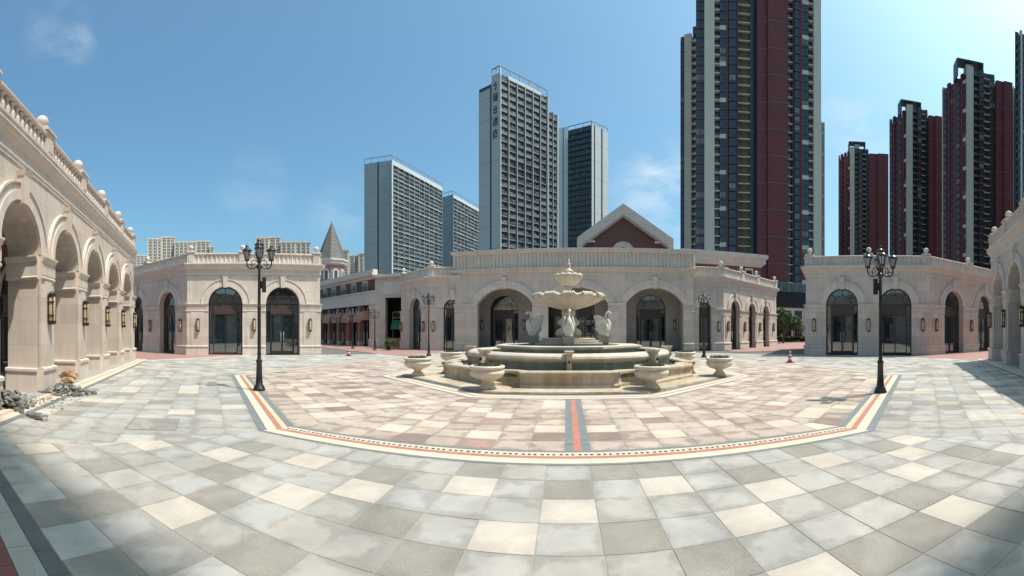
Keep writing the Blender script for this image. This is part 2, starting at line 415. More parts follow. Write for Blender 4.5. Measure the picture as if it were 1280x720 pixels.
rough_o = pix([(709.5, 611), (795, 673), (825, 589), (596, 587), (502, 645), (536, 701), (896, 705), (945, 592), (124, 589), (262, 589), (262, 619), (326, 694),
               (97, 628), (296, 557), (469, 589), (461, 649), (124, 701), (948, 592), (1063, 619), (1164, 623), (1098, 689), (915, 697), (1261, 658), (1234, 564), (1136, 557), (1020, 562)])
cream_i = pix([(616.6, 517.8), (594, 510), (567, 504), (687, 535), (601, 543), (688.6, 506.7), (743, 507), (753.5, 535), (819.6, 517.8), (843, 510), (836, 542),
               (412, 521), (425, 507), (445, 501), (484, 534), (512.5, 519), (534, 528), (496, 508.6), (538, 500), (380, 499), (394.5, 490.7), (911, 526), (991, 529), (1024, 520.5), (928.6, 517.7)])
rough_i = pix([(687, 547), (755, 547), (536, 545), (822, 524), (850, 543), (410, 510), (800, 518)])
red_i = pix([(596, 552), (616, 525)])
tiles = {'out': [], 'in': []}
rnd = random.Random(11)
for k in range(8):
    for ring in ('out', 'in'):
        edge = OUT if ring == 'out' else BORDER_IN
        A, B = edge[k], edge[(k + 1) % 8]
        tdir = (B - A).normalized(); nin = Vector((-tdir.y, tdir.x))
        if ring == 'out':
            A0, B0 = inset(OUT, 1.0)[k], inset(OUT, 1.0)[(k + 1) % 8]
            sA, sB = (A - A0).normalized(), (B - B0).normalized()
            rect = [A, A + sA * 60, B + sB * 60, B]
            if area(rect) < 0: rect.reverse()
            reg = rect
            for nr, a in LIMN: reg = clip(reg, CF + nr * a, -nr)
            org = Vector((.27, A.y)) if k == 0 else (A + B) / 2 + tdir * .25
            ts = .5 if k == 0 else .54
            rows = range(1, 40); sgn = -1
        else:
            A2, B2 = INN[k], INN[(k + 1) % 8]
            reg = [A, B, B2, A2]
            if area(reg) < 0: reg.reverse()
            org = Vector((.155 + .175, A.y)) if k == 0 else (A + B) / 2
            ts = .5
            rows = range(0, 14); sgn = 1
        for r in rows:
            for c in range(-36, 36):
                off = .0
                if ring == 'in' and k == 0 and c < 0: off = -.35
                q0 = org + tdir * (c * ts + off) + nin * (sgn * r * ts)
                gp = .0028
                sq = [q0 + tdir * gp + nin * gp, q0 + tdir * (ts - gp) + nin * gp, q0 + tdir * (ts - gp) + nin * (ts - gp), q0 + tdir * gp + nin * (ts - gp)]
                cen = q0 + (tdir + nin) * ts / 2
                pl = sq
                full = all(inside(p, reg) for p in sq)
                if not full:
                    for a, b in zip(reg, reg[1:] + reg[:1]):
                        t = (b - a).normalized(); pl = clip(pl, a + Vector((-t.y, t.x)) * .003, Vector((-t.y, t.x)))
                        if len(pl) < 3: break
                    if len(pl) < 3 or area(pl) < .004: continue
                if ring == 'in' and k == 0:      # the centre strip
                    if -.02 < cen.x < .33: continue
                # kind
                def hit(lst): return any(abs(tdir.dot(p - cen)) < ts / 2 and abs(nin.dot(p - cen)) < ts / 2 for p in lst)
                u = rnd.random(); u2 = rnd.random()
                near = cen.length < 7.5
                if ring == 'out':
                    if hit(cream_o): kd = 'slab_cream'
                    elif hit(pale_o): kd = 'slab_pale'
                    elif hit(rough_o): kd = 'slab_rough'
                    elif near: kd = ['slab_light', 'slab_blue', 'slab_mid', 'slab_warm'][int(u * 4)] if u2 > .04 else 'slab_rough'
                    else: kd = 'slab_cream' if u < .10 else 'slab_pale' if u < .22 else 'slab_rough' if u < .36 else ['slab_light', 'slab_blue', 'slab_mid', 'slab_warm'][int(u2 * 4)]
                else:
                    if hit(cream_i): kd = 'pink_cream'
                    elif hit(rough_i): kd = 'pink_rough'
                    elif hit(red_i): kd = 'pink_red'
                    elif cen.y < 9.3 and abs(cen.x) < 4: kd = 'pink_light' if u < .62 else 'pink_mid'
                    else: kd = 'pink_cream' if u < .15 else 'pink_rough' if u < .22 else 'pink_light' if u < .58 else 'pink_red' if u < .62 else 'pink_mid'
                ang = math.atan2(tdir.y, tdir.x)
                tiles[ring].append((cen, q0, tdir, nin, ts, pl, full, kd, ang))
def tile_faces(mb, pts, q0, tdir, nin, ts, kd, z, flip):
    n = len(pts)
    uv = [((p - q0).dot(tdir) / ts, (p - q0).dot(nin) / ts) for p in pts]
    b = [p + ((sum(pts, Vector((0, 0))) / n) - p).normalized() * .003 for p in pts]
    mb.face([(p.x, p.y, z) for p in b], kd, uv=uv)
    for i in range(n):
        j = (i + 1) % n
        mb.face([(pts[i].x, pts[i].y, z - .003), (pts[j].x, pts[j].y, z - .003), (b[j].x, b[j].y, z), (b[i].x, b[i].y, z)], kd, uv=[uv[i], uv[j], uv[j], uv[i]])
        mb.face([(pts[i].x, pts[i].y, z - .012), (pts[j].x, pts[j].y, z - .012), (pts[j].x, pts[j].y, z - .003), (pts[i].x, pts[i].y, z - .003)], kd, uv=[uv[i], uv[j], uv[j], uv[i]])
def in_view(p):
    a = math.atan2(p.x, p.y); d = p.length
    return (-640 + 640 - CX) / F - .03 < a < (1280 - CX) / F + .03 and d > EYE * F / (720 - YH) * .86
for ring, nm in (('out', 'grey_paving'), ('in', 'pink_paving')):
    bed = MB()
    if ring == 'out':
        bed.prism([(p.x, p.y) for p in LIM], -.035, -.0045, 'mortar')
        root = bed.build(nm, kind='structure')
    else:
        bed.prism([(p.x, p.y) for p in OUT], -.02, -.0035, 'mortar')
        root = bed.build(nm, kind='structure')
    lst = [t for t in tiles[ring] if in_view(t[0])]
    rest = [t for t in tiles[ring] if not in_view(t[0])]
    lst.sort(key=lambda t: t[0].length)
    cache = {}
    for t in lst[:300]:
        cen, q0, tdir, nin, ts, pl, full, kd, ang = t
        dz = rnd.uniform(-.0012, .0012)
        X = T(cen.x, cen.y, dz, ang)
        key = (kd, ts, full)
        if full and key in cache: me = cache[key]
        else:
            mb = MB(); R = Matrix.Rotation(-ang, 2)
            loc = [R @ (p - cen) for p in pl]
            tile_faces(mb, loc, Vector((-ts / 2, -ts / 2)), Vector((1, 0)), Vector((0, 1)), ts, kd, 0, False)
            me = mb.data('paving_slab')
            if full: cache[key] = me
        ob('paving_slab', me, root, X)
    mb = MB()
    for t in lst[300:] + rest:
        cen, q0, tdir, nin, ts, pl, full, kd, ang = t
        tile_faces(mb, pl, q0, tdir, nin, ts, kd, rnd.uniform(-.001, .001), False)
    mb.build('distant_slabs', root, kind='stuff')

def ring_strip(mb, poly, d0, d1, m, z=.0, seg=.5, sides=range(8), gap=.004, alt=None):
    a, b = inset(poly, d0), inset(poly, d1)
    for k in sides:
        A0, A1, B0, B1 = a[k], a[(k + 1) % 8], b[k], b[(k + 1) % 8]
        n = max(1, round((A1 - A0).length / seg)); gg = gap / (A1 - A0).length
        for i in range(n):
            f0, f1 = i / n + gg * .5, (i + 1) / n - gg * .5
            q = [A0.lerp(A1, f0), A0.lerp(A1, f1), B0.lerp(B1, f1), B0.lerp(B1, f0)]
            mb.prism([(p.x, p.y) for p in q], z - .012, z, m if alt is None or rnd.random() > .3 else alt)
bd = struct_root('octagon_border')
DG = range(1, 8)
for nm, m, seg, (d0, d1), (e0, e1), m2 in (('slate_band', 'border_slate', .5, (.0, .06), (.0, .13), None), ('cream_band', 'border_cream', .6, (.066, .262), (.136, .30), None), ('red_band', 'border_red', .3, (.268, .36), (.306, .39), None),
                                  ('mosaic_bed', 'border_cream', .6, (.366, .53), (.396, .50), 'border_buff'), ('inner_slate_band', 'border_slate', .4, (.536, .612), (.506, .612), None)):
    mb = MB(); ring_strip(mb, OUT, d0, d1, m, .002, seg, sides=[0]); ring_strip(mb, OUT, e0, e1, m2 or m, .002, seg, sides=DG); mb.build(nm, bd, kind='stuff')
mb = MB()
a = inset(OUT, .40); b = inset(OUT, .455)
x = a[0].x + .1
i = 0
while x < a[1].x - .1:
    for dx in (0, .075, .15):
        mb.box(x + dx, x + dx + .038, a[0].y, b[0].y, -.004, .0045, 'mosaic_black')
    x += .245
    mb.box(x - .014, x - .002, a[0].y - .03, b[0].y + .06, -.004, .0042, 'border_buff')
mb.build('mosaic_tesserae', bd, kind='stuff')
# outside the octagon's diagonal sides the slate band is wide
st = struct_root('inner_border')
INN_O = inset(INN, -.0)
for nm, d0, d1, m in (('slate_band', 0, .06, 'border_slate'), ('cream_band', .065, .26, 'border_cream'), ('red_band', .265, .34, 'border_red'), ('inner_cream_band', .345, .53, 'border_cream'), ('inner_slate_band', .535, .72, 'border_slate')):
    mb = MB(); ring_strip(mb, INN, d0, d1, m, .002, .5); mb.build(nm, st, kind='stuff')
mb = MB(); mb.prism([(p.x, p.y) for p in inset(INN, .725)], -.02, .001, 'granite_grey'); mb.build('inner_border_bed', st)
# centre strip between the two octagons
cs = struct_root('centre_strip')
y0 = OUT[0].y + .62; y1 = INN[0].y - .01
n = 14
for nm, xa, xb, m in (('slate_paver', -.018, .096, 'border_slate'), ('red_paver', .100, .210, 'border_red'), ('slate_paver', .214, .328, 'border_slate')):
    mb = MB(); h = (y1 - y0) / n; mb.box(0, xb - xa, 0, h - .004, -.012, .001, m); me = mb.data(nm)
    for i in range(n): ob(nm, me, cs, T(xa, y0 + i * h, rnd.uniform(-.001, .001)))

# borders at the plaza's rim (local frame: x along, y outward from the plaza)
def rim_band(name, p0, p1, bands, parent):
    d = (p1 - p0); L = d.length; X = T(p0.x, p0.y, 0, math.atan2(d.y, d.x))
    y = 0
    for w, m, seg, z in bands:
        n = int(L / seg); sg = L / n; cache = {}
        mb = MB(); mb.box(.002, sg - .003, y + .003, y + w - .002, -.03 + z, z, m); me = mb.data(name)
        for i in range(n): ob(name, me, parent, X @ T(i * sg, 0, rnd.uniform(-.001, .001)))
        y += w
rim = struct_root('plaza_rim')
# south rim: strips run along x, going away from the plaza towards the camera's own building
rim_band('rim_stone', Vector((9, 1.03)), Vector((-9, 1.03)), [(.14, 'granite_dark', .32, 0), (.19, 'granite_grey', .6, 0), (.12, 'border_maroon', .22, 0), (.3, 'granite_grey', .6, 0), (.3, 'granite_dark', .5, 0)], rim)

# red brick streets in the gaps between the buildings
def sheet(name, pts, z, m):
    mb = MB(); pts = [Vector(p) for p in pts]
    if area(pts) < 0: pts.reverse()
    mb.prism([(p.x, p.y) for p in pts], z - .03, z, m); return mb.build(name, kind='structure')
sheet('west_street', [(-19.4, 4), (-19.4, 21.5), (-60, 22), (-60, 2)], .004, 'red_paving')
sheet('north_street', [(-10.8, 24.9), (-23.2, 34.9), (-38, 52), (-38, 70), (-14, 70), (-15, 36), (-9.4, 33.0), (-9.3, 28.7)], .004, 'red_paving')
sheet('northeast_street', [(12.3, 30.6), (13.2, 29.4), (18.3, 29.9), (40, 50), (44, 72), (16, 72), (17, 36)], .004, 'red_paving')
sheet('east_street', [(19.3, 10), (19.3, 18.5), (60, 20), (60, 8)], .004, 'red_paving')
sheet('west_kerb_strip', [(-19.40, 4), (-19.40, 21.5), (-19.1, 21.5), (-19.1, 4)], .006, 'border_cream')

# ------------------------------------------------------------------ arcade buildings
def arch_pts(xc, hw, zs, rise, n=18):
    return [(xc - hw * math.cos(PI * i / n), zs + rise * math.sin(PI * i / n)) for i in range(n + 1)]
def seg_pts(xc, hw, zs, rise, n=18):      # circular segment
    R = (hw * hw + rise * rise) / (2 * rise); a0 = math.asin(hw / R)
    return [(xc + R * math.sin(-a0 + 2 * a0 * i / n), zs + rise - R + R * math.cos(-a0 + 2 * a0 * i / n)) for i in range(n + 1)]
def wall_with_arches(L, ztop, thick, ops, m, z0=0.0, x0=0.0):
    mb = MB(); x = x0
    for (xc, hw, zs, rise, fn) in ops:
        a = xc - hw
        if a > x: mb.box(x, a, 0, thick, z0, ztop, m)
        pts = fn(xc, hw, zs, rise)
        for (xa, za), (xb, zb) in zip(pts, pts[1:]):
            if xb - xa > 1e-6:
                mb.face([(xa, 0, za), (xb, 0, zb), (xb, 0, ztop), (xa, 0, ztop)], m)
                mb.face([(xb, thick, zb), (xa, thick, za), (xa, thick, ztop), (xb, thick, ztop)], m)
            mb.face([(xa, 0, za), (xa, thick, za), (xb, thick, zb), (xb, 0, zb)], m)
        mb.face([(a, 0, ztop), (xc + hw, 0, ztop), (xc + hw, thick, ztop), (a, thick, ztop)], m)
        x = xc + hw
    if L > x: mb.box(x, L, 0, thick, z0, ztop, m)
    return mb
def ring_band(mb, pts_in, pts_out, y0, y1, m):
    for i in range(len(pts_in) - 1):
        a, b, c, d = pts_in[i], pts_in[i + 1], pts_out[i + 1], pts_out[i]
        mb.face([(a[0], y0, a[1]), (b[0], y0, b[1]), (c[0], y0, c[1]), (d[0], y0, d[1])], m)
        mb.face([(d[0], y0, d[1]), (c[0], y0, c[1]), (c[0], y1, c[1]), (d[0], y1, d[1])], m)
        mb.face([(b[0], y0, b[1]), (a[0], y0, a[1]), (a[0], y1, a[1]), (b[0], y1, b[1])], m)
    for q in (0, -1):
        a, d = pts_in[q], pts_out[q]
        mb.face([(a[0], y0, a[1]), (d[0], y0, d[1]), (d[0], y1, d[1]), (a[0], y1, a[1])], m)
CACHE = {}
def cached(key, name, fn):
    if key not in CACHE:
        mb = MB(); fn(mb); CACHE[key] = mb.data(name)
    return CACHE[key]

def make_sconce(parent, X, s=1.0):
    def f(mb):
        mb.box(-.10, .10, -.03, 0, -.38, .38, 'bronze')
        for z in (-.37, -.20, .16, .33): mb.box(-.115, .115, -.165, 0, z, z + .04, 'bronze')
        for x in (-.11, .09): mb.box(x, x + .02, -.16, -.14, -.36, .37, 'bronze')
        mb.lathe([(.09, -.42), (.12, -.37)], 'bronze', 10, c=(0, -.08)); mb.lathe([(.12, .37), (.06, .45), (.0, .48)], 'bronze', 10, c=(0, -.08))
    def gl(mb): mb.lathe([(.085, -.34), (.10, -.30), (.10, .30), (.085, .34)], 'sconce_glass', 12, c=(0, -.08))
    o = ob('wall_lamp', cached('sconce', 'wall_lamp', f), parent, X @ Matrix.Scale(s, 4))
    ob('lamp_shade', cached('sconceg', 'lamp_shade', gl), o)

def shopfront(parent, X, hw, zs, rise, fn, style=0, narrow=False):
    key = ('shop', round(hw, 2), round(zs, 2), round(rise, 2), fn.__name__, style)
    def frame(mb):
        pi, po = fn(0, hw - .07, zs, rise - .07), fn(0, hw + .02, zs, rise + .02)
        ring_band(mb, pi, po, -.04, .06, 'black_frame')
        for s in (-1, 1):
            xa, xb = sorted((s * (hw - .07), s * (hw + .02))); mb.box(xa, xb, -.04, .06, 0, zs, 'black_frame')
            q = hw * .70; mb.box(s * q - .03, s * q + .03, -.03, .05, 0, zs - .02, 'black_frame')
        mb.box(-hw, hw, -.05, .05, zs - .05, zs + .03, 'black_frame')
        p1 = fn(0, hw * .56, zs, rise * .56); p2 = fn(0, hw * .60, zs, rise * .60); ring_band(mb, p1, p2, -.035, .04, 'black_frame')
        for a in (.25, .5, .75):
            c, s = math.cos(PI * a), math.sin(PI * a)
            mb.tube([(-hw * .56 * c, 0, zs + rise * .56 * s), (-(hw - .05) * c, 0, zs + (rise - .05) * s)], .022, 'black_frame', 4)
        mb.box(-hw, hw, -.05, .06, .0, .07, 'black_frame')
        for s in (-1, 1): mb.box(s * (hw * .85) - hw * .15, s * (hw * .85) + hw * .15, -.02, .03, 2.0, 2.04, 'black_frame')
    def panes(mb):
        pts = fn(0, hw - .04, zs, rise - .04)
        mb.slab_xz([(hw - .04, zs)] + pts[::-1][1:-1] + [(-hw + .04, zs)], .0, .02, 'shop_glass') if False else mb.slab_xz(pts, .0, .02, 'shop_glass')
        mb.box(-hw + .04, hw - .04, 0, .02, .04, zs - .003, 'shop_glass')
    def sign(mb): mb.box(-hw * .70, hw * .70, -.08, -.035, zs - .68, zs - .053, 'sign_brown')
    def door(mb):
        w = hw * .70 - .035; t = zs - .70; q = .06
        if style == 1:
            mb.box(0.012, w, -.05, -.01, .07, .25, 'black_frame'); mb.box(.012, w, -.05, -.01, t - .10, t, 'black_frame')
            mb.box(.012, q + .012, -.05, -.01, .25, t - .10, 'black_frame'); mb.box(w - q, w, -.05, -.01, .25, t - .10, 'black_frame')
        else:
            mb.box(.012, w, -.045, -.01, .07, .15, 'black_frame'); mb.box(.012, w, -.045, -.01, t - .06, t, 'black_frame')
            mb.box(.012, .045, -.045, -.01, .15, t - .06, 'black_frame')
    o = ob('shopfront', cached(key + ('f',), 'shopfront', frame), parent, X)
    ob('pane', cached(key + ('p',), 'pane', panes), o)
    ob('sign_panel', cached(key + ('s',), 'sign_panel', sign), o)
    dm = cached(key + ('d',), 'door', door)
    ob('door', dm, o); ob('door', dm, o, Matrix.Scale(-1, 4, (1, 0, 0)))
    if style == 1:
        def h(mb): mb.tube([(.10, -.05, .9), (.10, -.10, .95), (.10, -.10, 1.5), (.10, -.05, 1.55)], .014, 'panel_white', 6)
        hm = cached('handle', 'handle', h); ob('handle', hm, o); ob('handle', hm, o, Matrix.Scale(-1, 4, (1, 0, 0)))

def corn_prof(z0, z1, k=1.0):
    h = z1 - z0
    pr = [(0, 0), (.05, 0), (.05, .10), (.09, .13), (.09, .20), (.05, .22), (.05, .46), (.10, .50), (.20, .62), (.30, .68), (.30, .74), (.34, .76), (.34, .88), (.38, .91), (.38, 1.0), (0, 1.0)]
    return [(-.05 if i in (0, 15) else o * k, z0 + z * h) for i, (o, z) in enumerate(pr)]

def facade(bld, p0, p1, ops, piers, lv, miters=(0, 0), kind='flute', peds=(), shop=True, lamps=(), keys=True, thick=.5, set_in=.38,
           styles=(), stone='stone', cap_full=True, plainpier=False, corn=True):
    d = p1 - p0; L = d.length; X = T(p0.x, p0.y, 0, math.atan2(d.y, d.x))
    zs, pl, c0, k0, k1, top = lv['spring'], lv['plinth'], lv['cap'], lv['cor0'], lv['cor1'], lv['top']
    wall_with_arches(L, k1 - .002, thick, ops, stone).build('wall', bld, X)
    # piers: plinth, shaft, raised panel, capital
    for (a, b, e0, e1) in piers:         # e: mitre tangents at the pier's own ends (corners) else butt
        w = b - a
        def add(name, prof, m='stone_trim'):
            mb = MB(); mb.sweep(prof, 0, w, m, e0, e1); mb.build(name, bld, X @ Matrix.Translation((a, 0, 0)))
        g = -.02
        add('plinth', [(g, 0), (.13, 0), (.13, pl - .12), (.17, pl - .10), (.17, pl - .03), (.10, pl), (g, pl)])
        def shaft(mb):
            mb.sweep([(g, pl), (.055, pl), (.055, c0), (g, c0)], 0, w, 'stone', e0, e1)
            q = min(.26, w * .25)
            if w > .9:
                for xa, xb in ((q, w - q),):
                    mb.box(xa, xb, -.085, -.056, pl + .01, c0 - .01, 'stone')
                mb.box(q, w - q, -.097, -.086, pl + .04, c0 - .04, 'stone') if False else None
        mb = MB(); shaft(mb); mb.build('pier_shaft', bld, X @ Matrix.Translation((a, 0, 0)))
        add('capital', [(g, c0), (.08, c0), (.11, c0 + .05), (.08, c0 + .09), (.08, zs - .15), (.13, zs - .10), (.13, zs - .07), (.18, zs - .03), (.18, zs + .01), (g, zs + .03)])
        nf = int(w / .085)
        mb = MB()
        for i in range(nf):
            xx = w * (i + .5) / nf; mb.box(xx - .022, xx + .022, -.105, -.078, c0 + .13, zs - .19, 'stone_trim')
        mb.build('capital_fluting', bld, X @ Matrix.Translation((a, 0, 0)), kind='stuff')
    for i, (xc, hw, sz, rise, fn) in enumerate(ops):
        key = ('arch', round(hw, 3), round(rise, 3), fn.__name__, round(sz, 3), lv['aw'])
        aw = lv['aw']
        def av(mb):
            # leave the ring's foot sitting on the capitals
            zz = sz + .03
            r = rise
            ring_band(mb, fn(0, hw - .015, zz, r - .015), fn(0, hw + aw * .42, zz, r + aw * .42), -.085, .02, 'stone_trim')
            ring_band(mb, fn(0, hw + aw * .42, zz, r + aw * .42), fn(0, hw + aw * .88, zz, r + aw * .88), -.055, .02, 'stone_trim')
            ring_band(mb, fn(0, hw + aw * .88, zz, r + aw * .88), fn(0, hw + aw, zz, r + aw), -.10, .02, 'stone_trim')
        ob('archivolt', cached(key, 'archivolt', av), bld, X @ Matrix.Translation((xc, 0, 0)))
        if keys:
            kz = sz + rise - .02
            def ks(mb):
                h = aw + .28
                for s0, s1, z0, z1, y in ((.13, .17, kz - .05, kz + h - .12, .20), (.19, .21, kz + h - .12, kz + h, .24)):
                    vs = [(-s0, -y + .04, z0), (s0, -y + .04, z0), (s0, .02, z0), (-s0, .02, z0), (-s1, -y, z1), (s1, -y, z1), (s1, .02, z1), (-s1, .02, z1)]
                    mb.mesh(vs, [(0, 3, 2, 1), (4, 5, 6, 7), (0, 1, 5, 4), (1, 2, 6, 5), (2, 3, 7, 6), (3, 0, 4, 7)], 'stone_trim')
            ob('keystone', cached(key + ('k', kz), 'keystone', ks), bld, X @ Matrix.Translation((xc, 0, 0)))
        if shop:
            shopfront(bld, X @ Matrix.Translation((xc, set_in, 0)), hw, sz, rise, fn, styles[i] if i < len(styles) else 0)
    if corn:
        mb = MB(); mb.sweep(corn_prof(k0, k1, lv.get('ck', 1)), 0, L, 'stone_trim', miters[0], miters[1]); mb.build('cornice', bld, X)
        # parapet
        base = [(-.30, k1), (.10, k1), (.10, k1 + .08), (-.30, k1 + .08)]
        rail = [(-.32, top - .10), (.12, top - .10), (.15, top - .07), (.15, top - .02), (.12, top), (-.32, top)]
        def lim(pr): return pr
        mb = MB(); mb.sweep(base, 0, L, 'stone_trim', *miters); mb.sweep(rail, 0, L, 'stone_trim', *miters)
        par = mb.build('parapet', bld, X)
        stops = [0] + [q for q in peds] + [L]
        if kind == 'flute':
            mb = MB(); mb.box(0.02, L - .02, -.04, .22, k1 + .08, top - .10, 'stone')
            n = int(L / .30)
            for i in range(n):
                xx = L * (i + .5) / n
                mb.mesh([(xx - .085, -.04, k1 + .08), (xx, -.10, k1 + .08), (xx + .085, -.04, k1 + .08), (xx - .085, -.04, top - .10), (xx, -.10, top - .10), (xx + .085, -.04, top - .10)],
                        [(0, 1, 4, 3), (1, 2, 5, 4)], 'stone_trim')
            mb.build('parapet_panel', par)
        else:
            def bal(mb):
                h = top - k1 - .18
                mb.lathe([(.075, 0), (.075, .06 * h), (.045, .1 * h), (.085, .32 * h), (.08, .42 * h), (.04, .72 * h), (.045, .8 * h), (.07, .88 * h), (.07, h)], 'stone_trim', 10)
            me = cached(('bal', k1, top), 'baluster', bal)
            n = int(L / .24)
            for i in range(n):
                xx = L * (i + .5) / n
                if any(abs(xx - q) < .26 for q in peds): continue
                ob('baluster', me, par, Matrix.Translation((xx, -.02, k1 + .08)))
        for q in peds:
            def pd(mb):
                z = k1
                mb.box(-.24, .24, -.24, .24, 0, top - z + .10, 'stone_trim')
                for zz, e in ((top - z - .05, .27), (top - z + .04, .31), (top - z + .10, .26)): mb.box(-e, e, -e, e, zz, zz + .06, 'stone_trim')
                mb.box(-.14, .14, -.262, -.23, .14, top - z - .12, 'stone')
            def bf(mb):
                z = top - k1 + .15
                pr = [(.12, z), (.13, z + .03), (.07, z + .06), (.08, z + .09)] + [(.175 * math.sin(PI * t / 12), z + .25 - .175 * math.cos(PI * t / 12)) for t in range(2, 12)] + [(0, z + .425)]
                mb.lathe(pr, 'stone_trim', 20)
            Xp = X @ Matrix.Translation((q, .10, k1))
            o = ob('pedestal', cached(('pd', top, k1), 'pedestal', pd), bld, Xp)
            ob('ball_finial', cached(('bf', top, k1), 'ball_finial', bf), o)
    for q in lamps: make_sconce(bld, X @ Matrix.Translation((q, -.10, lv.get('lampz', 2.0))), lv.get('lamps', 1))
    return X

def roof_slab(bld, pts, z, t=.25, m='roofing'):
    mb = MB(); pts = [Vector(p) for p in pts]
    if area(pts) < 0: pts.reverse()
    mb.prism([(p.x, p.y) for p in pts], z - t, z, m); mb.build('roof', bld)
def back_wall(bld, a, b, z, m='stone', t=.3):
    d = V2(b) - V2(a); mb = MB(); mb.box(0, d.length, 0, t, 0, z, m); mb.build('rear_wall', bld, T(a[0], a[1], 0, math.atan2(d.y, d.x)))
LV = dict(spring=3.45, plinth=.64, cap=2.92, cor0=5.40, cor1=6.15, top=6.85, aw=.50, lampz=2.0)
S = 'arcade_building'
# --- north-west (left back)
b = thing(S, 'beige stone pavilion with two glazed arches, left of the slate spire', 'building')
p0, p1 = Vector((-22.3, 17.4)), Vector((-16.0, 23.9)); L = (p1 - p0).length
w0 = Vector((-44, 17.7))
tan225 = math.tan(PI / 8)
ops = [(L / 2 - 1.94, 1.15, 3.45, 1.15, arch_pts), (L / 2 + 1.94, 1.15, 3.45, 1.15, arch_pts)]
facade(b, p0, p1, ops, [(0, L / 2 - 3.09, tan225, 0), (L / 2 - .79, L / 2 + .79, 0, 0), (L / 2 + 3.09, L, 0, tan225)], LV, (tan225, 0.41), peds=(.25, L / 2 - .75, L - .25),
       lamps=(.75, L / 2, L - .72), styles=(0, 1))
Lw = (p0 - w0).length
xs = [Lw - 2.3 - 4.35 * i for i in range(5)][::-1]
pr = []; x = 0
for xc in xs: pr.append((x, xc - 1.0, 0, 0)); x = xc + 1.0
pr.append((x, Lw, 0, tan225))
facade(b, w0, p0, [(xc, 1.0, 3.45, 1.0, arch_pts) for xc in xs], pr, LV, (0, tan225), peds=[Lw - 5.2 - 4.35 * i for i in range(4)], lamps=[Lw - .6] + [q + 2.15 for q in xs[:-1]], styles=(1,) * 5)
side = Vector((-16.0, 23.9)); dirb = Vector((-.9, 1)).normalized()
e1 = side + dirb * 12
facade(b, side, e1, [], [(0, 12, .41, 0)], LV, (.41, 0), peds=(4, 8))
roof_slab(b, [w0 + Vector((0, .3)), p0 + Vector((.1, .35)), p1 + Vector((-.35, .05)), e1 + Vector((-.3, 0)), (-44, 34)], 6.16)
back_wall(b, (-44, 34), e1 + Vector((-.4, 0)), 6.1); back_wall(b, (-43.7, 17.8), (-43.7, 34), 6.1)
# --- north-east (right back)
b = thing(S, 'shaded beige stone pavilion at the right back, behind the right street lamp', 'building')
p0, p1 = Vector((15.5, 24.0)), Vector((21.7, 18.3)); L = (p1 - p0).length
def along(px, p0=None, p1=None):          # distance along a wall where the bearing of an image column meets it
    a = th(px); dr = Vector((math.sin(a), math.cos(a))); t = (p1 - p0).normalized()
    den = t.x * dr.y - t.y * dr.x
    return (dr.x * p0.y - dr.y * p0.x) / den * 1.0
o1 = [along(x, p0, p1) for x in (1032.5, 1072.5, 1098.8, 1139.5)]
ops = [((o1[0] + o1[1]) / 2, (o1[1] - o1[0]) / 2, 3.4, (o1[1] - o1[0]) / 2, arch_pts), ((o1[2] + o1[3]) / 2, (o1[3] - o1[2]) / 2, 3.4, (o1[3] - o1[2]) / 2, arch_pts)]
LVE = dict(LV, spring=3.40, cap=2.88, top=6.70, cor0=5.30, cor1=6.02)
facade(b, p0, p1, ops, [(0, o1[0], .41, 0), (o1[1], o1[2], 0, 0), (o1[3], L, 0, tan225)], LVE, (.41, tan225), peds=(.25, along(1086, p0, p1), L - .25), lamps=(along(1018, p0, p1), (o1[1] + o1[2]) / 2, along(1153, p0, p1)), styles=(1, 0))
w1 = Vector((46, 18.3)); Lw = w1.x - p1.x
ow = [(along(a, p1, w1), along(c, p1, w1)) for a, c in ((1180, 1203), (1221, 1241))]
d0 = (ow[1][0] + ow[1][1] - ow[0][0] - ow[0][1]) / 2
xs = [(ow[0][0] + ow[0][1]) / 2 + d0 * i for i in range(4)]
pr = []; x = 0
for xc in xs: pr.append((x, xc - 1.12, tan225 if x == 0 else 0, 0)); x = xc + 1.12
pr.append((x, Lw, 0, 0))
facade(b, p1, w1, [(xc, 1.12, 3.4, 1.12, arch_pts) for xc in xs], pr, LVE, (tan225, 0), peds=[along(1211, p1, w1) + d0 * i for i in range(3)], lamps=[.55] + [q + d0 / 2 for q in xs[:-1]], styles=(0, 1, 1, 1))
e1 = p0 + Vector((.75, 1)).normalized() * 10
facade(b, e1, p0, [], [(0, 10, 0, .41)], LVE, (0, .41), peds=(3, 7))
roof_slab(b, [p0 + Vector((.35, .05)), p1 + Vector((-.05, .4)), w1 + Vector((0, .3)), (46, 32), e1 + Vector((.3, 0))], 6.03)
back_wall(b, e1 + Vector((.4, 0)), (46, 32), 6.0)
# --- north (centre) with projecting porch
b = thing(S, 'wide central stone building with three broad porch arches behind the swan fountain', 'building')
LC = dict(spring=3.80, plinth=.62, cap=3.15, cor0=6.05, cor1=6.80, top=8.10, aw=.62, lampz=2.2)
q0, q1 = Vector((-9.15, 33.45)), Vector((10.15, 32.3)); L = (q1 - q0).length
opx = [(596.5, 665.6), (684.8, 760), (782.8, 854)]
ops = []
for a, c in opx:
    sa, sc_ = along(a, q0, q1), along(c, q0, q1); hw = (sc_ - sa) / 2; ops.append(((sa + sc_) / 2, hw, 3.8, 1.25, seg_pts))
prs = [(0, ops[0][0] - ops[0][1], .3, 0), (ops[0][0] + ops[0][1], ops[1][0] - ops[1][1], 0, 0), (ops[1][0] + ops[1][1], ops[2][0] - ops[2][1], 0, 0), (ops[2][0] + ops[2][1], L, 0, .3)]
X = facade(b, q0, q1, ops, prs, LC, shop=False, corn=False, thick=.55)
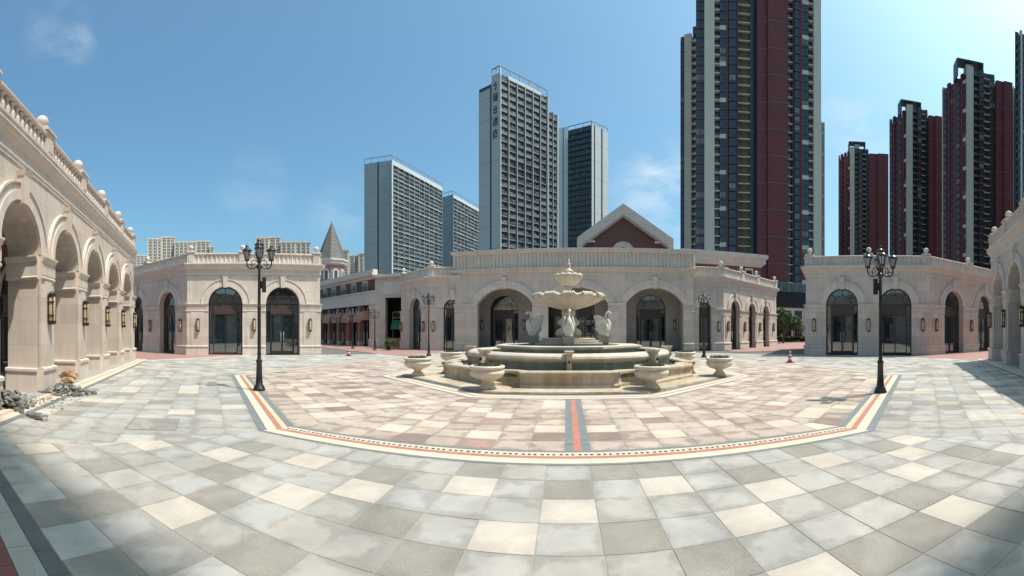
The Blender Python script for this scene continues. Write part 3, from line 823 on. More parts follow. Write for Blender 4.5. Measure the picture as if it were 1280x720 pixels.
mb = MB(); mb.sweep(corn_prof(6.05, 6.62), 0, L, 'stone_trim', 1, 1); mb.build('cornice', b, X)
mb = MB(); mb.box(-.10, L + .10, -.10, .5, 6.62, 7.85, 'stone')
n = int(L / .30)
for i in range(n + 1):
    xx = L * i / n; mb.mesh([(xx - .10, -.10, 6.64), (xx - .05, -.165, 6.64), (xx + .05, -.165, 6.64), (xx + .10, -.10, 6.64), (xx - .10, -.10, 7.80), (xx - .05, -.165, 7.80), (xx + .05, -.165, 7.80), (xx + .10, -.10, 7.80)],
            [(0, 1, 5, 4), (1, 2, 6, 5), (2, 3, 7, 6)], 'stone_trim')
mb.build('parapet_panel', b, X)
mb = MB(); mb.sweep([(-.5, 7.80), (.16, 7.80), (.22, 7.88), (.30, 7.92), (.30, 8.02), (.34, 8.05), (.34, 8.12), (-.5, 8.12)], 0, L, 'stone_trim', 1, 1); mb.build('coping', b, X)
# porch interior: inner wall with arched doors
q2 = q0 + Vector((.057, 1)).normalized() * 3.0; q3 = q1 + Vector((.057, 1)).normalized() * 3.0
Li = (q3 - q2).length
iops = [((along(a, q2, q3) + along(c, q2, q3)) / 2, (along(c, q2, q3) - along(a, q2, q3)) / 2) for a, c in ((612.8, 648), (681, 707), (719, 743), (795, 832))]
iops = [(x, h, 3.45 if h > 1 else 3.6, h, arch_pts) for x, h in iops]
Xi = T(q2.x, q2.y, 0, math.atan2((q3 - q2).y, (q3 - q2).x))
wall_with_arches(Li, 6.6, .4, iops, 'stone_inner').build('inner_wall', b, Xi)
for i, (x, h, zs, r, fn) in enumerate(iops):
    def av(mb): ring_band(mb, fn(0, h - .01, zs, r - .01), fn(0, h + .22, zs, r + .22), -.07, .02, 'stone_inner')
    mb = MB(); av(mb); mb.build('archivolt', b, Xi @ Matrix.Translation((x, 0, 0)))
    shopfront(b, Xi @ Matrix.Translation((x, .12, 0)), h, zs, r, fn, 1 if i != 1 else 0)
for px in (603, 655, 763, 843): make_sconce(b, Xi @ Matrix.Translation((along(px, q2, q3), -.03, 2.15)))
for k, (x0, x1) in enumerate([(p[0], p[1]) for p in prs]):       # cross walls behind the piers, half depth pilasters
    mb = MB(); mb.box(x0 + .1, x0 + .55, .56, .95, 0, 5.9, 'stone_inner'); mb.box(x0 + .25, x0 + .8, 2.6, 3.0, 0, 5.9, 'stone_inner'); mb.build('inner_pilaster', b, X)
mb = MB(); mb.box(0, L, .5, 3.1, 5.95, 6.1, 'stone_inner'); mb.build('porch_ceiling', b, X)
for xx in (0, L - .5): mb = MB(); mb.box(xx + .01, xx + .49, .55, 3.0, 0, 6.6, 'stone'); mb.build('porch_side', b, X)
mb = MB(); mb.box(0, L, .4, 8, 7.4, 7.6, 'roofing'); mb.build('roof', b, X)
for x0, x1, y0, y1 in ((-.1, .4, .5, 8), (L - .4, L + .1, .5, 8), (-.1, L + .1, 7.5, 8)):
    mb = MB(); mb.box(x0, x1, y0, y1, 6.3, 8.0, 'stone'); mb.build('upper_wall', b, X)
# wings
r0, r1 = Vector((9.9, 32.9)), Vector((12.95, 32.8)); r2 = Vector((21.8, 39.7))
L1 = (r1 - r0).length; LVR = dict(LV, top=6.95, cor1=6.2)
m1 = math.tan(math.radians(38) / 2)
a, c = along(873.5, r0, r1), along(889, r0, r1)
facade(b, r0, r1, [((a + c) / 2, (c - a) / 2, 3.5, (c - a) / 2, arch_pts)], [(0, a, 0, 0), (c, L1, 0, m1)], LVR, (0, m1), lamps=(along(898, r0, r1),), peds=(L1 - .2,))
L2 = (r2 - r1).length
oo = [(along(x, r1, r2), along(y, r1, r2)) for x, y in ((912.8, 924), (935, 943.8), (953, 960.5))]
pr = []; x = 0
for a, c in oo: pr.append((x, a, m1 if x == 0 else 0, 0)); x = c
pr.append((x, L2, 0, .5))
facade(b, r1, r2, [((a + c) / 2, (c - a) / 2, 3.5, min(1.15, (c - a) / 2), arch_pts) for a, c in oo], pr, LVR, (m1, .5), peds=[along(x, r1, r2) for x in (927.5, 946.5)] + [L2 - .25],
       lamps=[(p[0] + p[1]) / 2 for p in pr], styles=(1, 1, 1))
l1 = Vector((-11.4, 33.2)); l0 = Vector((-8.6, 33.6)); l2 = Vector((-15.2, 36.4))
L3 = (l0 - l1).length; a, c = along(554, l1, l0), L3 - .05
facade(b, l1, l0, [((a + c) / 2 + .02, (c - a) / 2, 3.5, (c - a) / 2, arch_pts)], [(0, a, m1, 0)], LVR, (m1, 0), lamps=(along(542, l1, l0),), peds=(.25,))
L4 = (l1 - l2).length; a, c = along(512.5, l2, l1), along(527, l2, l1)
facade(b, l2, l1, [((a + c) / 2, (c - a) / 2, 3.5, (c - a) / 2, arch_pts)], [(0, a, .5, 0), (c, L4, 0, m1)], LVR, (.5, m1), lamps=(along(503, l2, l1), along(531, l2, l1)), peds=(.3,))
l3 = l2 + Vector((-.3, 9)); r3 = r2 + Vector((-6, 7))
facade(b, l3, l2, [], [(0, 9, 0, .5)], LVR, (0, .5)); facade(b, r2, r3, [], [(0, 9.2, .5, 0)], LVR, (.5, 0), peds=(3,))
roof_slab(b, [l2 + Vector((.3, .2)), l1 + Vector((.1, .3)), (-9, 34), (-9, 36.4), (10.4, 35.3), (10, 33.4), r1 + Vector((0, .3)), r2 + Vector((-.3, .1)), r3 + Vector((-.1, 0)), l3 + Vector((.3, 0))], 6.22)
back_wall(b, l3 + Vector((.2, 0)), r3 + Vector((-.3, 0)), 6.1)

# --- south-west (left) and south-east (right): open arcades with a walk behind
LS = dict(spring=3.55, plinth=.66, cap=2.95, cor0=5.48, cor1=6.24, ck=.6, top=6.86, aw=.42, lampz=2.2, lamps=1.0)
def open_arcade(label, s):
    b = thing(S, label, 'building')
    u = Vector((-.755 * s, .656)).normalized(); nin = Vector((-u.y * s, u.x * s)) if s > 0 else Vector((u.y, -u.x))
    u = u if s > 0 else Vector((.72, .694)); nin = Vector((-.656, -.755)) if s > 0 else Vector((.694, -.72)); st0 = Vector((-10.34, 3.28)) if s > 0 else Vector((10.48, 3.13))
    nb0, nb1 = -4, 5; bay, pw = 3.14, .95
    A = st0 + u * (bay * nb0); B = st0 + u * (bay * (nb1 - 1) + pw)
    p0, p1 = (A, B) if s > 0 else (B, A)
    p0, p1 = (p1, p0) if (Vector(((p1 - p0).y, -(p1 - p0).x)).dot(-nin) < 0) else (p0, p1)
    L = (p1 - p0).length
    starts = [bay * i for i in range(nb1 - nb0)]
    if (p1 - B).length > .1: starts = [L - x - pw for x in starts][::-1]
    ops = [(x + pw + (bay - pw) / 2, (bay - pw) / 2, 3.55, (bay - pw) / 2, arch_pts) for x in starts[:-1]]
    X = facade(b, p0, p1, ops, [(x, x + pw, 1 if i == 0 else 0, 1 if i == len(starts) - 1 else 0) for i, x in enumerate(starts)], LS, (1, 1), kind='balusters',
               peds=[x + pw / 2 for x in starts], shop=False, lamps=[x + pw / 2 for x in starts], thick=.9)
    # pier returns: plinth, capital and pilaster faces on the sides seen through the arches
    def r1(mb): mb.sweep([(-.01, 0), (.10, 0), (.10, .54), (.14, .56), (.14, .62), (.08, .64), (-.01, .64)], 0, .92, 'stone_trim')
    def r2(mb): mb.sweep([(-.01, 2.95), (.08, 2.95), (.11, 3.0), (.08, 3.04), (.08, 3.40), (.13, 3.45), (.17, 3.52), (.17, 3.57), (-.01, 3.57)], 0, .92, 'stone_trim')
    m1_, m2_ = cached('ret1', 'plinth_return', r1), cached('ret2', 'capital_return', r2)
    for i, x in enumerate(starts):
        for nm, me in (('plinth_return', m1_), ('capital_return', m2_)):
            ob(nm, me, b, X @ Matrix.Translation((x, .92, 0)) @ Matrix.Rotation(-PI / 2, 4, 'Z'))
            ob(nm, me, b, X @ Matrix.Translation((x + pw, 0, 0)) @ Matrix.Rotation(PI / 2, 4, 'Z'))
    # walk floor, ceiling, inner brick wall
    mb = MB(); mb.box(-.2, L + .2, -.25, 3.6, -.05, .012, 'floor_grey'); mb.build('walk_floor', b, X)
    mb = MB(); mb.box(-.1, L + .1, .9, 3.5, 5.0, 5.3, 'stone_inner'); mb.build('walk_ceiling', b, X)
    iops = [(o[0], 1.15, 3.0, 1.15, arch_pts) for o in ops]
    Xi = X @ Matrix.Translation((0, 3.4, 0))
    wall_with_arches(L, 6.3, .35, iops, 'red_brick').build('inner_wall', b, Xi)
    for o in iops:
        def av(mb): ring_band(mb, arch_pts(0, 1.14, 3.0, 1.14), arch_pts(0, 1.36, 3.0, 1.36), -.08, .02, 'stone_inner')
        ob('archivolt', cached('iav', 'archivolt', av), b, Xi @ Matrix.Translation((o[0], 0, 0)))
        shopfront(b, Xi @ Matrix.Translation((o[0], .1, 0)), 1.15, 3.0, 1.15, arch_pts, 1)
    mb = MB(); mb.box(0, L, .3, 12, 6.38, 6.43, 'roofing'); mb.build('roof', b, X)
    for x in (0, L - .4):
        mb = MB(); mb.box(x, x + .4, 3.4, 12, 0, 6.4, 'stone'); mb.build('end_wall', b, X)
        mb = MB(); mb.box(x, x + .4, .9, 3.4, 5.0, 6.4, 'stone'); mb.build('end_beam', b, X)
    for x, sgn in ((0, -1), (L, 1)):
        Y = X @ Matrix.Translation((x, 0, 0)) @ Matrix.Rotation(sgn * PI / 2, 4, 'Z')
        xa, xb = (-12, 0) if sgn < 0 else (0, 12)
        mb = MB(); mb.sweep(corn_prof(5.48, 6.24, .6), xa, xb, 'stone_trim', 0 if sgn < 0 else 1, 1 if sgn < 0 else 0); mb.build('cornice', b, Y)
        mb = MB(); mb.sweep([(-.3, 6.24), (.1, 6.24), (.1, 6.86), (-.3, 6.86)], xa, xb, 'stone', 0 if sgn < 0 else 1, 1 if sgn < 0 else 0); mb.build('parapet', b, Y)
    mb = MB(); mb.box(0, L, 11.7, 12, 0, 6.4, 'stone'); mb.build('rear_wall', b, X)
    # kerb bands along the foot
    for y0, y1, z, m in ((-.48, -.27, .012, 'border_cream'), (-.56, -.485, .008, 'kerb_pink'), (-.80, -.565, .008, 'border_cream'), (-.93, -.805, .004, 'border_slate')):
        n = int(L / .6); sg = L / n
        mb = MB(); mb.box(0, sg - .004, y0, y1, -.03, z, m); me = mb.data('kerb_stone')
        for i in range(n): ob('kerb_stone', me, b, X @ T(i * sg, 0, rnd.uniform(-.001, .001)))
    return b
open_arcade('long sunlit stone arcade with balustrade running along the left edge, rubble at its first pier', 1)
open_arcade('shaded stone arcade with balustrade cut off by the right edge', -1)

# --- south: unseen building behind the camera, kept for reflections
b = thing(S, 'stone pavilion standing behind the camera, on the south side of the plaza', 'building')
LB = dict(LV)
facade(b, Vector((9, -2.2)), Vector((-9, -2.2)), [(3, 1.15, 3.45, 1.15, arch_pts), (9, 1.15, 3.45, 1.15, arch_pts), (15, 1.15, 3.45, 1.15, arch_pts)],
       [(0, 1.85, 0, 0), (4.15, 7.85, 0, 0), (10.15, 13.85, 0, 0), (16.15, 18, 0, 0)], LB, (1, 1), styles=(1, 1, 1))
mb = MB(); mb.box(-9, 9, -12, -2.5, 6.0, 6.2, 'roofing'); mb.build('roof', b)
mb = MB(); mb.box(-9, 9, -12, -11.7, 0, 6.1, 'stone'); mb.box(-9, -8.7, -11.7, -2.71, 0, 6.1, 'stone'); mb.box(8.7, 9, -11.7, -2.71, 0, 6.1, 'stone'); mb.build('rear_wall', b)

# ------------------------------------------------------------------ fountain
def W(p): return Vector((p.x, p.y))
mb = MB(); pl = inset(INN, .70)
mb.prism([(p.x, p.y) for p in pl], -.01, .035, 'fountain_wall'); mb.prism([(p.x, p.y) for p in inset(pl, .04)], .03, .055, 'fountain_wall')
fo = thing('swan_fountain', 'large tiered cream stone fountain with scalloped bowls at the middle of the plaza', 'fountain', T(CXF, CYF))
FI = Matrix.Translation((-CXF, -CYF, 0))
mb.build('platform', fo, FI)
URN = [(2.2, -4.72), (5.15, -2.12), (5.15, 2.12), (2.2, 4.72), (-2.2, 4.72), (-5.15, 2.12), (-5.15, -2.12), (-2.2, -4.72)]
def sweep_path(mb, path, prof, m, smooth=False, ms=None, closed=True):
    n = len(path); rings = []
    for i in range(n):
        a, b, c = path[i - 1], path[i], path[(i + 1) % n]
        if not closed and i == 0: a = b - (c - b)
        if not closed and i == n - 1: c = b + (b - a)
        t1, t2 = (b - a).normalized(), (c - b).normalized()
        n1, n2 = Vector((t1.y, -t1.x)), Vector((t2.y, -t2.x))
        nn = (n1 + n2).normalized(); k = min(1.6, 1 / max(.3, nn.dot(n1)))
        rings.append([(b.x + nn.x * o * k, b.y + nn.y * o * k, z) for o, z in prof])
    m_ = len(prof); vs = [p for r in rings for p in r]
    for i in range(n if closed else n - 1):
        j = (i + 1) % n
        for q in range(m_):
            r = (q + 1) % m_
            mb.mesh([rings[i][q], rings[j][q], rings[j][r], rings[i][r]], [(0, 1, 2, 3)], ms[q] if ms else m, smooth)
    if not closed:
        mb.mesh(rings[0], [tuple(range(m_))], m); mb.mesh(rings[-1], [tuple(range(m_))[::-1]], m)
# outer wall: straight coped segments and a concave bay behind every urn
AP = 4.42
wall_prof = [(.10, .055), (.10, .13), (.045, .16), (.03, .20), (.03, .36), (.07, .40), (.10, .42), (.10, .47), (.08, .50), (-.32, .50), (-.34, .47), (-.34, .43), (-.28, .40), (-.28, .055)]
for k in range(8):
    a = -PI / 2 + k * PI / 4
    nr, tt = Vector((math.cos(a), math.sin(a))), Vector((-math.sin(a), math.cos(a)))
    p = [nr * AP - tt * 1.34, nr * AP + tt * 1.34]
    mb = MB(); sweep_path(mb, p, wall_prof, 'fountain_wall', closed=False)
    mb.build('basin_wall', fo)
    q = Vector(URN[k]); s0 = p[1]; a2 = a + PI / 4
    s1 = Vector((math.cos(a2), math.sin(a2))) * AP - Vector((-math.sin(a2), math.cos(a2))) * 1.34
    c = (s0 + s1) / 2 + (s0 + s1).normalized() * .16
    A0 = math.atan2((s0 - c).y, (s0 - c).x); A1 = math.atan2((s1 - c).y, (s1 - c).x); r = (s0 - c).length
    inw = math.atan2(-c.y, -c.x)
    def un(x): 
        while x - inw > PI: x -= 2 * PI
        while x - inw < -PI: x += 2 * PI
        return x
    A0, A1 = un(A0), un(A1)
    pts = [c + Vector((math.cos(A0 + (A1 - A0) * i / 12), math.sin(A0 + (A1 - A0) * i / 12))) * r for i in range(13)]
    pts[0] = s0 - nr * .04; pts[-1] = s1 - Vector((math.cos(a2), math.sin(a2))) * .04
    mb = MB(); sweep_path(mb, pts, [(o * .8 - .02, z - (.012 if z > .4 else 0)) for o, z in wall_prof], 'fountain_wall', closed=False)
    mb.build('curved_wall', fo)
mb = MB(); mb.lathe([(4.35, .30), (4.36, .36)], 'water', 64, smooth=False); mb.build('water', fo)
# middle tier
def circ(r, n=72): return [Vector((r * math.cos(2 * PI * i / n), r * math.sin(2 * PI * i / n))) for i in range(n)]
prof = [(.0, .06), (.0, .66), (.02, .68), (.08, .71), (.13, .75), (.15, .80), (.13, .86), (.08, .90), (.0, .93), (-.34, .93), (-.38, .89), (-.38, .84), (-.30, .80), (-.30, .06)]
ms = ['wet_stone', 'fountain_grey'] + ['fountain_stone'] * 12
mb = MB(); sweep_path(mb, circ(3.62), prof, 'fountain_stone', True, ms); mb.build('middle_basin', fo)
mb = MB(); mb.lathe([(3.33, .70), (3.34, .80)], 'water', 64, smooth=False); mb.build('water', fo)
def spout(mb):
    mb.box(-.14, .14, -.18, .12, .06, .58, 'fountain_stone'); mb.box(-.12, .12, -.24, .10, .58, .86, 'fountain_stone'); mb.box(-.16, .16, -.27, .12, .86, .90, 'fountain_stone')
    mb.mesh([(-.15, -.24, .90), (.15, -.24, .90), (.15, .12, .90), (-.15, .12, .90), (-.24, -.32, 1.0), (.24, -.32, 1.0), (.24, .18, 1.0), (-.24, .18, 1.0)], [(0, 3, 2, 1), (4, 5, 6, 7), (0, 1, 5, 4), (1, 2, 6, 5), (2, 3, 7, 6), (3, 0, 4, 7)], 'fountain_stone')
    mb.box(-.25, .25, -.33, .19, 1.0, 1.03, 'fountain_stone')
    mb.lathe([(.05, 0), (.05, .07)], 'void_dark', 10, X=Matrix.Translation((0, -.24, .72)) @ Matrix.Rotation(PI / 2, 4, 'X'))
me = cached('spout', 'spout_post', spout)
for k in range(8):
    a = -PI / 2 + k * PI / 4
    ob('spout_post', me, fo, T(3.72 * math.cos(a), 3.72 * math.sin(a), 0, a + PI / 2) @ Matrix.Diagonal((.55, .8, 1, 1)))
# inner tier: octagonal block with ledges
def ngon(r, n=8, off=PI / 8): return [(r * math.cos(off + 2 * PI * i / n), r * math.sin(off + 2 * PI * i / n)) for i in range(n)]
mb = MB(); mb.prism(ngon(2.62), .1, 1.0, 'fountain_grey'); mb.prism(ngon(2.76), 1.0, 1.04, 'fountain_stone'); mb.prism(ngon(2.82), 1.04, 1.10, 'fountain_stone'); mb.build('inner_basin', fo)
mb = MB(); mb.lathe([(1.9, 1.09), (1.88, 1.11)], 'water', 48, smooth=False); mb.build('water', fo)
for i, (r, z) in enumerate(((1.28, 1.10), (1.14, 1.18), (1.0, 1.26))):
    mb = MB(); mb.lathe([(r, z - .02), (r, z + .045), (r + .025, z + .05), (r + .025, z + .078), (0, z + .08)], 'fountain_stone', 48, smooth=False); mb.build('step', fo)
lob4 = lambda amt: (lambda a, i: 1 + amt * math.cos(4 * a))
mb = MB(); mb.lathe([(.26, 1.33), (.30, 1.36), (.40, 1.42), (.43, 1.52), (.38, 1.64), (.27, 1.74), (.29, 1.80), (.36, 1.88), (.35, 1.98), (.26, 2.08), (.22, 2.18), (.25, 2.26), (.25, 2.42)], 'fountain_stone', 48, rf=lambda a, i: 1 + (.16 if i in (2, 3, 4, 7, 8) else .05) * math.cos(8 * a)); mb.build('carved_column', fo)
def bowl(name, R, zt, h, r0, nl):
    pr = [(r0, 0), (r0 * 1.3, .015), (R * .52, .17 * h), (R * .78, .38 * h), (R * .92, .56 * h), (R * .97, .64 * h),
          (R * 1.0, .70 * h), (R * 1.045, .78 * h), (R * 1.05, .88 * h), (R * 1.01, .97 * h), (R * .95, 1.0 * h), (R * .89, .97 * h), (R * .86, .88 * h), (R * .84, .78 * h), (R * .3, .74 * h), (0, .74 * h)]
    def rf(a, i):
        c = abs(math.cos(nl * a / 2)); rib = .02 * math.cos(nl * 5 * a)
        if i in (6, 7, 8, 9, 10, 11): return 1 + .055 * (c - .6) + (rib * .9 if i in (7, 8, 9) and c < .62 else 0)
        if i in (2, 3, 4, 5): return 1 + .03 * (c - .6)
        return 1
    def zf(a, i):
        c = abs(math.cos(nl * a / 2))
        return (.11 * h * (c - .5) if i in (8, 9, 10, 11) else 0)
    mb = MB(); mb.lathe([(r, zt - h + z) for r, z in pr], 'fountain_stone', nl * 20, rf=rf, zf=zf); mb.build(name, fo)
bowl('scalloped_bowl', 1.26, 2.97, .56, .26, 12)
def shell(mb):
    for k in range(7):
        a_ = (k - 3) * .30
        mb.tube(bez([(-.10, .02 * (k - 3), .03), (.02, .055 * (k - 3), .075), (.10, .062 * (k - 3), .03), (.10, .05 * (k - 3), -.05), (.03, .03 * (k - 3), -.12)], 3), [.02] + [.036] * 11 + [.016], 'fountain_stone', 6)
shm = cached('shell', 'shell', shell)
for k in range(12):
    a_ = 2 * PI * k / 12
    ob('shell', shm, fo, T(1.25 * math.cos(a_), 1.25 * math.sin(a_), 2.905, a_))
mb = MB(); mb.lathe([(.26, 2.80), (.27, 2.86), (.24, 2.95), (.15, 3.04), (.11, 3.12), (.13, 3.22), (.18, 3.26)], 'fountain_stone', 24); mb.build('stem', fo)
bowl('scalloped_bowl', .50, 3.74, .48, .13, 12)
for k in range(12):
    a_ = 2 * PI * k / 12
    ob('shell', shm, fo, T(.49 * math.cos(a_), .49 * math.sin(a_), 3.68, a_, .42))
mb = MB(); mb.lathe([(.16, 3.62), (.17, 3.80), (.19, 3.84), (.18, 3.88), (.10, 3.93), (.06, 3.98), (.07, 4.04), (.085, 4.10), (.06, 4.17), (.035, 4.21), (.045, 4.26), (.03, 4.31), (0, 4.33)], 'fountain_stone', 16); mb.build('finial', fo)
def swan_ped(mb):
    mb.mesh([(-.17, -.17, 1.09), (.17, -.17, 1.09), (.17, .17, 1.09), (-.17, .17, 1.09), (-.20, -.20, 1.36), (.20, -.20, 1.36), (.20, .20, 1.36), (-.20, .20, 1.36)], [(0, 3, 2, 1), (4, 5, 6, 7), (0, 1, 5, 4), (1, 2, 6, 5), (2, 3, 7, 6), (3, 0, 4, 7)], 'pedestal_grey')
    mb.box(-.23, .23, -.23, .23, 1.36, 1.405, 'pedestal_grey')
spm = cached('sped', 'swan_pedestal', swan_ped)
# swan statue, facing +x; height about .95
def uv_sphere(mb, c, r, m, X=Matrix(), n=20, k=12):
    vs = []; fs = []
    for i in range(k + 1):
        t = PI * i / k
        for j in range(n):
            a = 2 * PI * j / n; vs.append((c[0] + r[0] * math.sin(t) * math.cos(a), c[1] + r[1] * math.sin(t) * math.sin(a), c[2] - r[2] * math.cos(t)))
    for i in range(k):
        for j in range(n): fs.append((i * n + j, i * n + (j + 1) % n, (i + 1) * n + (j + 1) % n, (i + 1) * n + j))
    mb.mesh(vs, fs, m, True, X)
def swan_body(mb):
    R = Matrix.Rotation(math.radians(-38), 4, 'Y')
    uv_sphere(mb, (0, 0, 0), (.28, .185, .215), 'swan_stone', Matrix.Translation((.03, 0, .26)) @ Matrix.Rotation(math.radians(-50), 4, 'Y'))
    uv_sphere(mb, (.11, 0, .31), (.155, .15, .19), 'swan_stone')
    uv_sphere(mb, (.0, 0, .06), (.20, .15, .09), 'swan_stone')
    pts = bez([(.14, 0, .34), (.19, 0, .46), (.165, 0, .58), (.10, 0, .70), (.085, 0, .80), (.125, 0, .885), (.195, 0, .905), (.25, 0, .875)], 5)
    n = len(pts); rad = []
    for i in range(n):
        t = i / (n - 1)
        rad.append(.105 * (1 - t * 2.0) + .04 if t < .32 else .044 if t < .8 else .044 + .012 * math.sin((t - .8) / .2 * PI))
    mb.tube(pts, rad, 'swan_stone', 12)
    uv_sphere(mb, (.225, 0, .888), (.062, .045, .045), 'swan_stone', n=14, k=8)
    mb.tube([(.26, 0, .878), (.31, 0, .852), (.345, 0, .835)], [.032, .022, .010], 'swan_stone', 8)
    mb.tube([(-.20, 0, .22), (-.30, 0, .30)], [.09, .03], 'swan_stone', 8)
def swan_wing(mb, s):
    # raised blade: leading edge behind the neck, scalloped trailing edge, long feather ridges
    nu, nv = 24, 14
    Ld = bez([(.10, 0, .20), (.12, 0, .38), (.08, 0, .54), (.03, 0, .66)], 6); Tr = bez([(-.08, 0, .06), (-.24, 0, .24), (-.31, 0, .50), (-.38, 0, .78)], 6)
    def at(c, v): f = v * (len(c) - 1); i = min(int(f), len(c) - 2); return c[i].lerp(c[i + 1], f - i)
    def sheet(side):
        out = []
        for i in range(nu + 1):
            for j in range(nv + 1):
                u, v = i / nu, j / nv
                p_ = at(Ld, v).lerp(at(Tr, v), u)
                fe = math.sin(math.pi * u * 6)
                p_ = p_ + Vector((0, 0, .030 * abs(fe) * v * v + .03 * math.sin(PI * u) * v))
                th_ = .028 * (1 - .55 * u) * (1 - .5 * v) + .006 + .007 * abs(fe)
                y = s * (.14 + .035 * math.sin(PI * min(v * 1.2, 1)) - .05 * v * u) + side * th_
                out.append((p_.x, y, p_.z))
        return out
    A_, B_ = sheet(1), sheet(-1); n = (nu + 1) * (nv + 1); fs = []
    idx = lambda i, j: i * (nv + 1) + j
    for i in range(nu):
        for j in range(nv):
            q4 = (idx(i, j), idx(i + 1, j), idx(i + 1, j + 1), idx(i, j + 1)); fs.append(q4); fs.append(tuple(n + k for k in q4[::-1]))
    rim_ = [idx(i, 0) for i in range(nu + 1)] + [idx(nu, j) for j in range(1, nv + 1)] + [idx(i, nv) for i in range(nu - 1, -1, -1)] + [idx(0, j) for j in range(nv - 1, 0, -1)]
    for k in range(len(rim_)): a_, b_ = rim_[k], rim_[(k + 1) % len(rim_)]; fs.append((b_, a_, n + a_, n + b_))
    mb.mesh(A_ + B_, fs, 'swan_stone', True)
mb = MB(); swan_body(mb); sb = mb.data('swan_statue')
wm = []
for s in (-1, 1):
    mb = MB(); swan_wing(mb, s); wm.append(mb.data('wing'))
LBL = {0: 'stone swan statue facing the camera at the front of the fountain', 1: 'stone swan statue facing right, below the right side of the big bowl',
       2: 'stone swan statue facing away behind the fountain column', 3: 'stone swan statue facing left, below the left side of the big bowl'}
for k in range(4):
    a = -PI / 2 + k * PI / 2
    x, y = 1.32 * math.cos(a), 1.32 * math.sin(a)
    ob('swan_pedestal', spm, fo, T(x, y, 0, a))
    sw = ob('swan_statue', sb, None, T(CXF + x, CYF + y, 1.405, a + (.12 if k == 0 else 0)), label=LBL[k], category='statue', group='swan statues on the fountain')
    md = sw.modifiers.new('remesh', 'REMESH'); md.mode = 'VOXEL'; md.voxel_size = .014; md.use_smooth_shade = True
    m2 = sw.modifiers.new('smooth', 'SMOOTH'); m2.factor = .5; m2.iterations = 4
    for w in wm:
        ob('wing', w, sw)

# ------------------------------------------------------------------ urns with grass
def urn(mb):
    mb.lathe([(.235, 0), (.235, .05), (.20, .07), (.185, .10), (.14, .14), (.125, .18), (.14, .215), (.18, .235), (.30, .27), (.40, .32), (.455, .38), (.475, .44), (.455, .49), (.43, .51), (.435, .53), (.475, .56), (.485, .59), (.47, .62), (.43, .63), (.40, .61), (.38, .57)], 'urn_stone', 40)
um = cached('urn', 'planter_urn', urn)
def tuft(mb, r=.36, n=420, h=.10, mats=('leaf', 'leaf', 'leaf_dry')):
    mb.lathe([(r + .01, -.02), (r, 0), (0, .035)], 'soil', 20)
    q = random.Random(n)
    for i in range(n):
        rr = r * math.sqrt(q.random()); a = q.random() * 2 * PI; x, y = rr * math.cos(a), rr * math.sin(a)
        hh = h * (.5 + q.random()); b = q.random() * 2 * PI; w = .012; dx, dy = math.cos(b) * w, math.sin(b) * w; l = q.uniform(-.05, .05); l2 = q.uniform(-.05, .05)
        m = q.choice(mats)
        mb.face([(x - dx, y - dy, .0), (x + dx, y + dy, .0), (x + dx * .6 + l * .5, y + dy * .6 + l2 * .5, hh * .6), (x - dx * .6 + l * .5, y - dy * .6 + l2 * .5, hh * .6)], m)
        mb.face([(x - dx * .6 + l * .5, y - dy * .6 + l2 * .5, hh * .6), (x + dx * .6 + l * .5, y + dy * .6 + l2 * .5, hh * .6), (x + l * 1.4, y + l2 * 1.4, hh)], m)
tm = [cached(('t', n), 'planting', lambda mb: tuft(mb, n=n)) for n in (420, 460, 500)]
UL = ['low green plants filling the stone urn front right of the fountain', 'stone urn planter at the right of the fountain, nearer the camera', 'stone urn planter at the right rear of the fountain', 'stone urn planter behind the fountain on the right',
      'stone urn planter behind the fountain on the left', 'stone urn planter at the left rear of the fountain', 'stone urn planter at the far left of the fountain, nearer the camera', 'stone urn planter in front of the fountain left of the centre strip']
UL[0] = 'stone urn planter in front of the fountain right of the centre strip'
for k, (x, y) in enumerate(URN):
    u = ob('planter_urn', um, None, T(CXF + x, CYF + y, .055, k * .7, 1.0), label=UL[k], category='planter', group='stone urn planters around the fountain')
    ob('planting', tm[k % 3], u, T(0, 0, .58, k), kind='stuff')

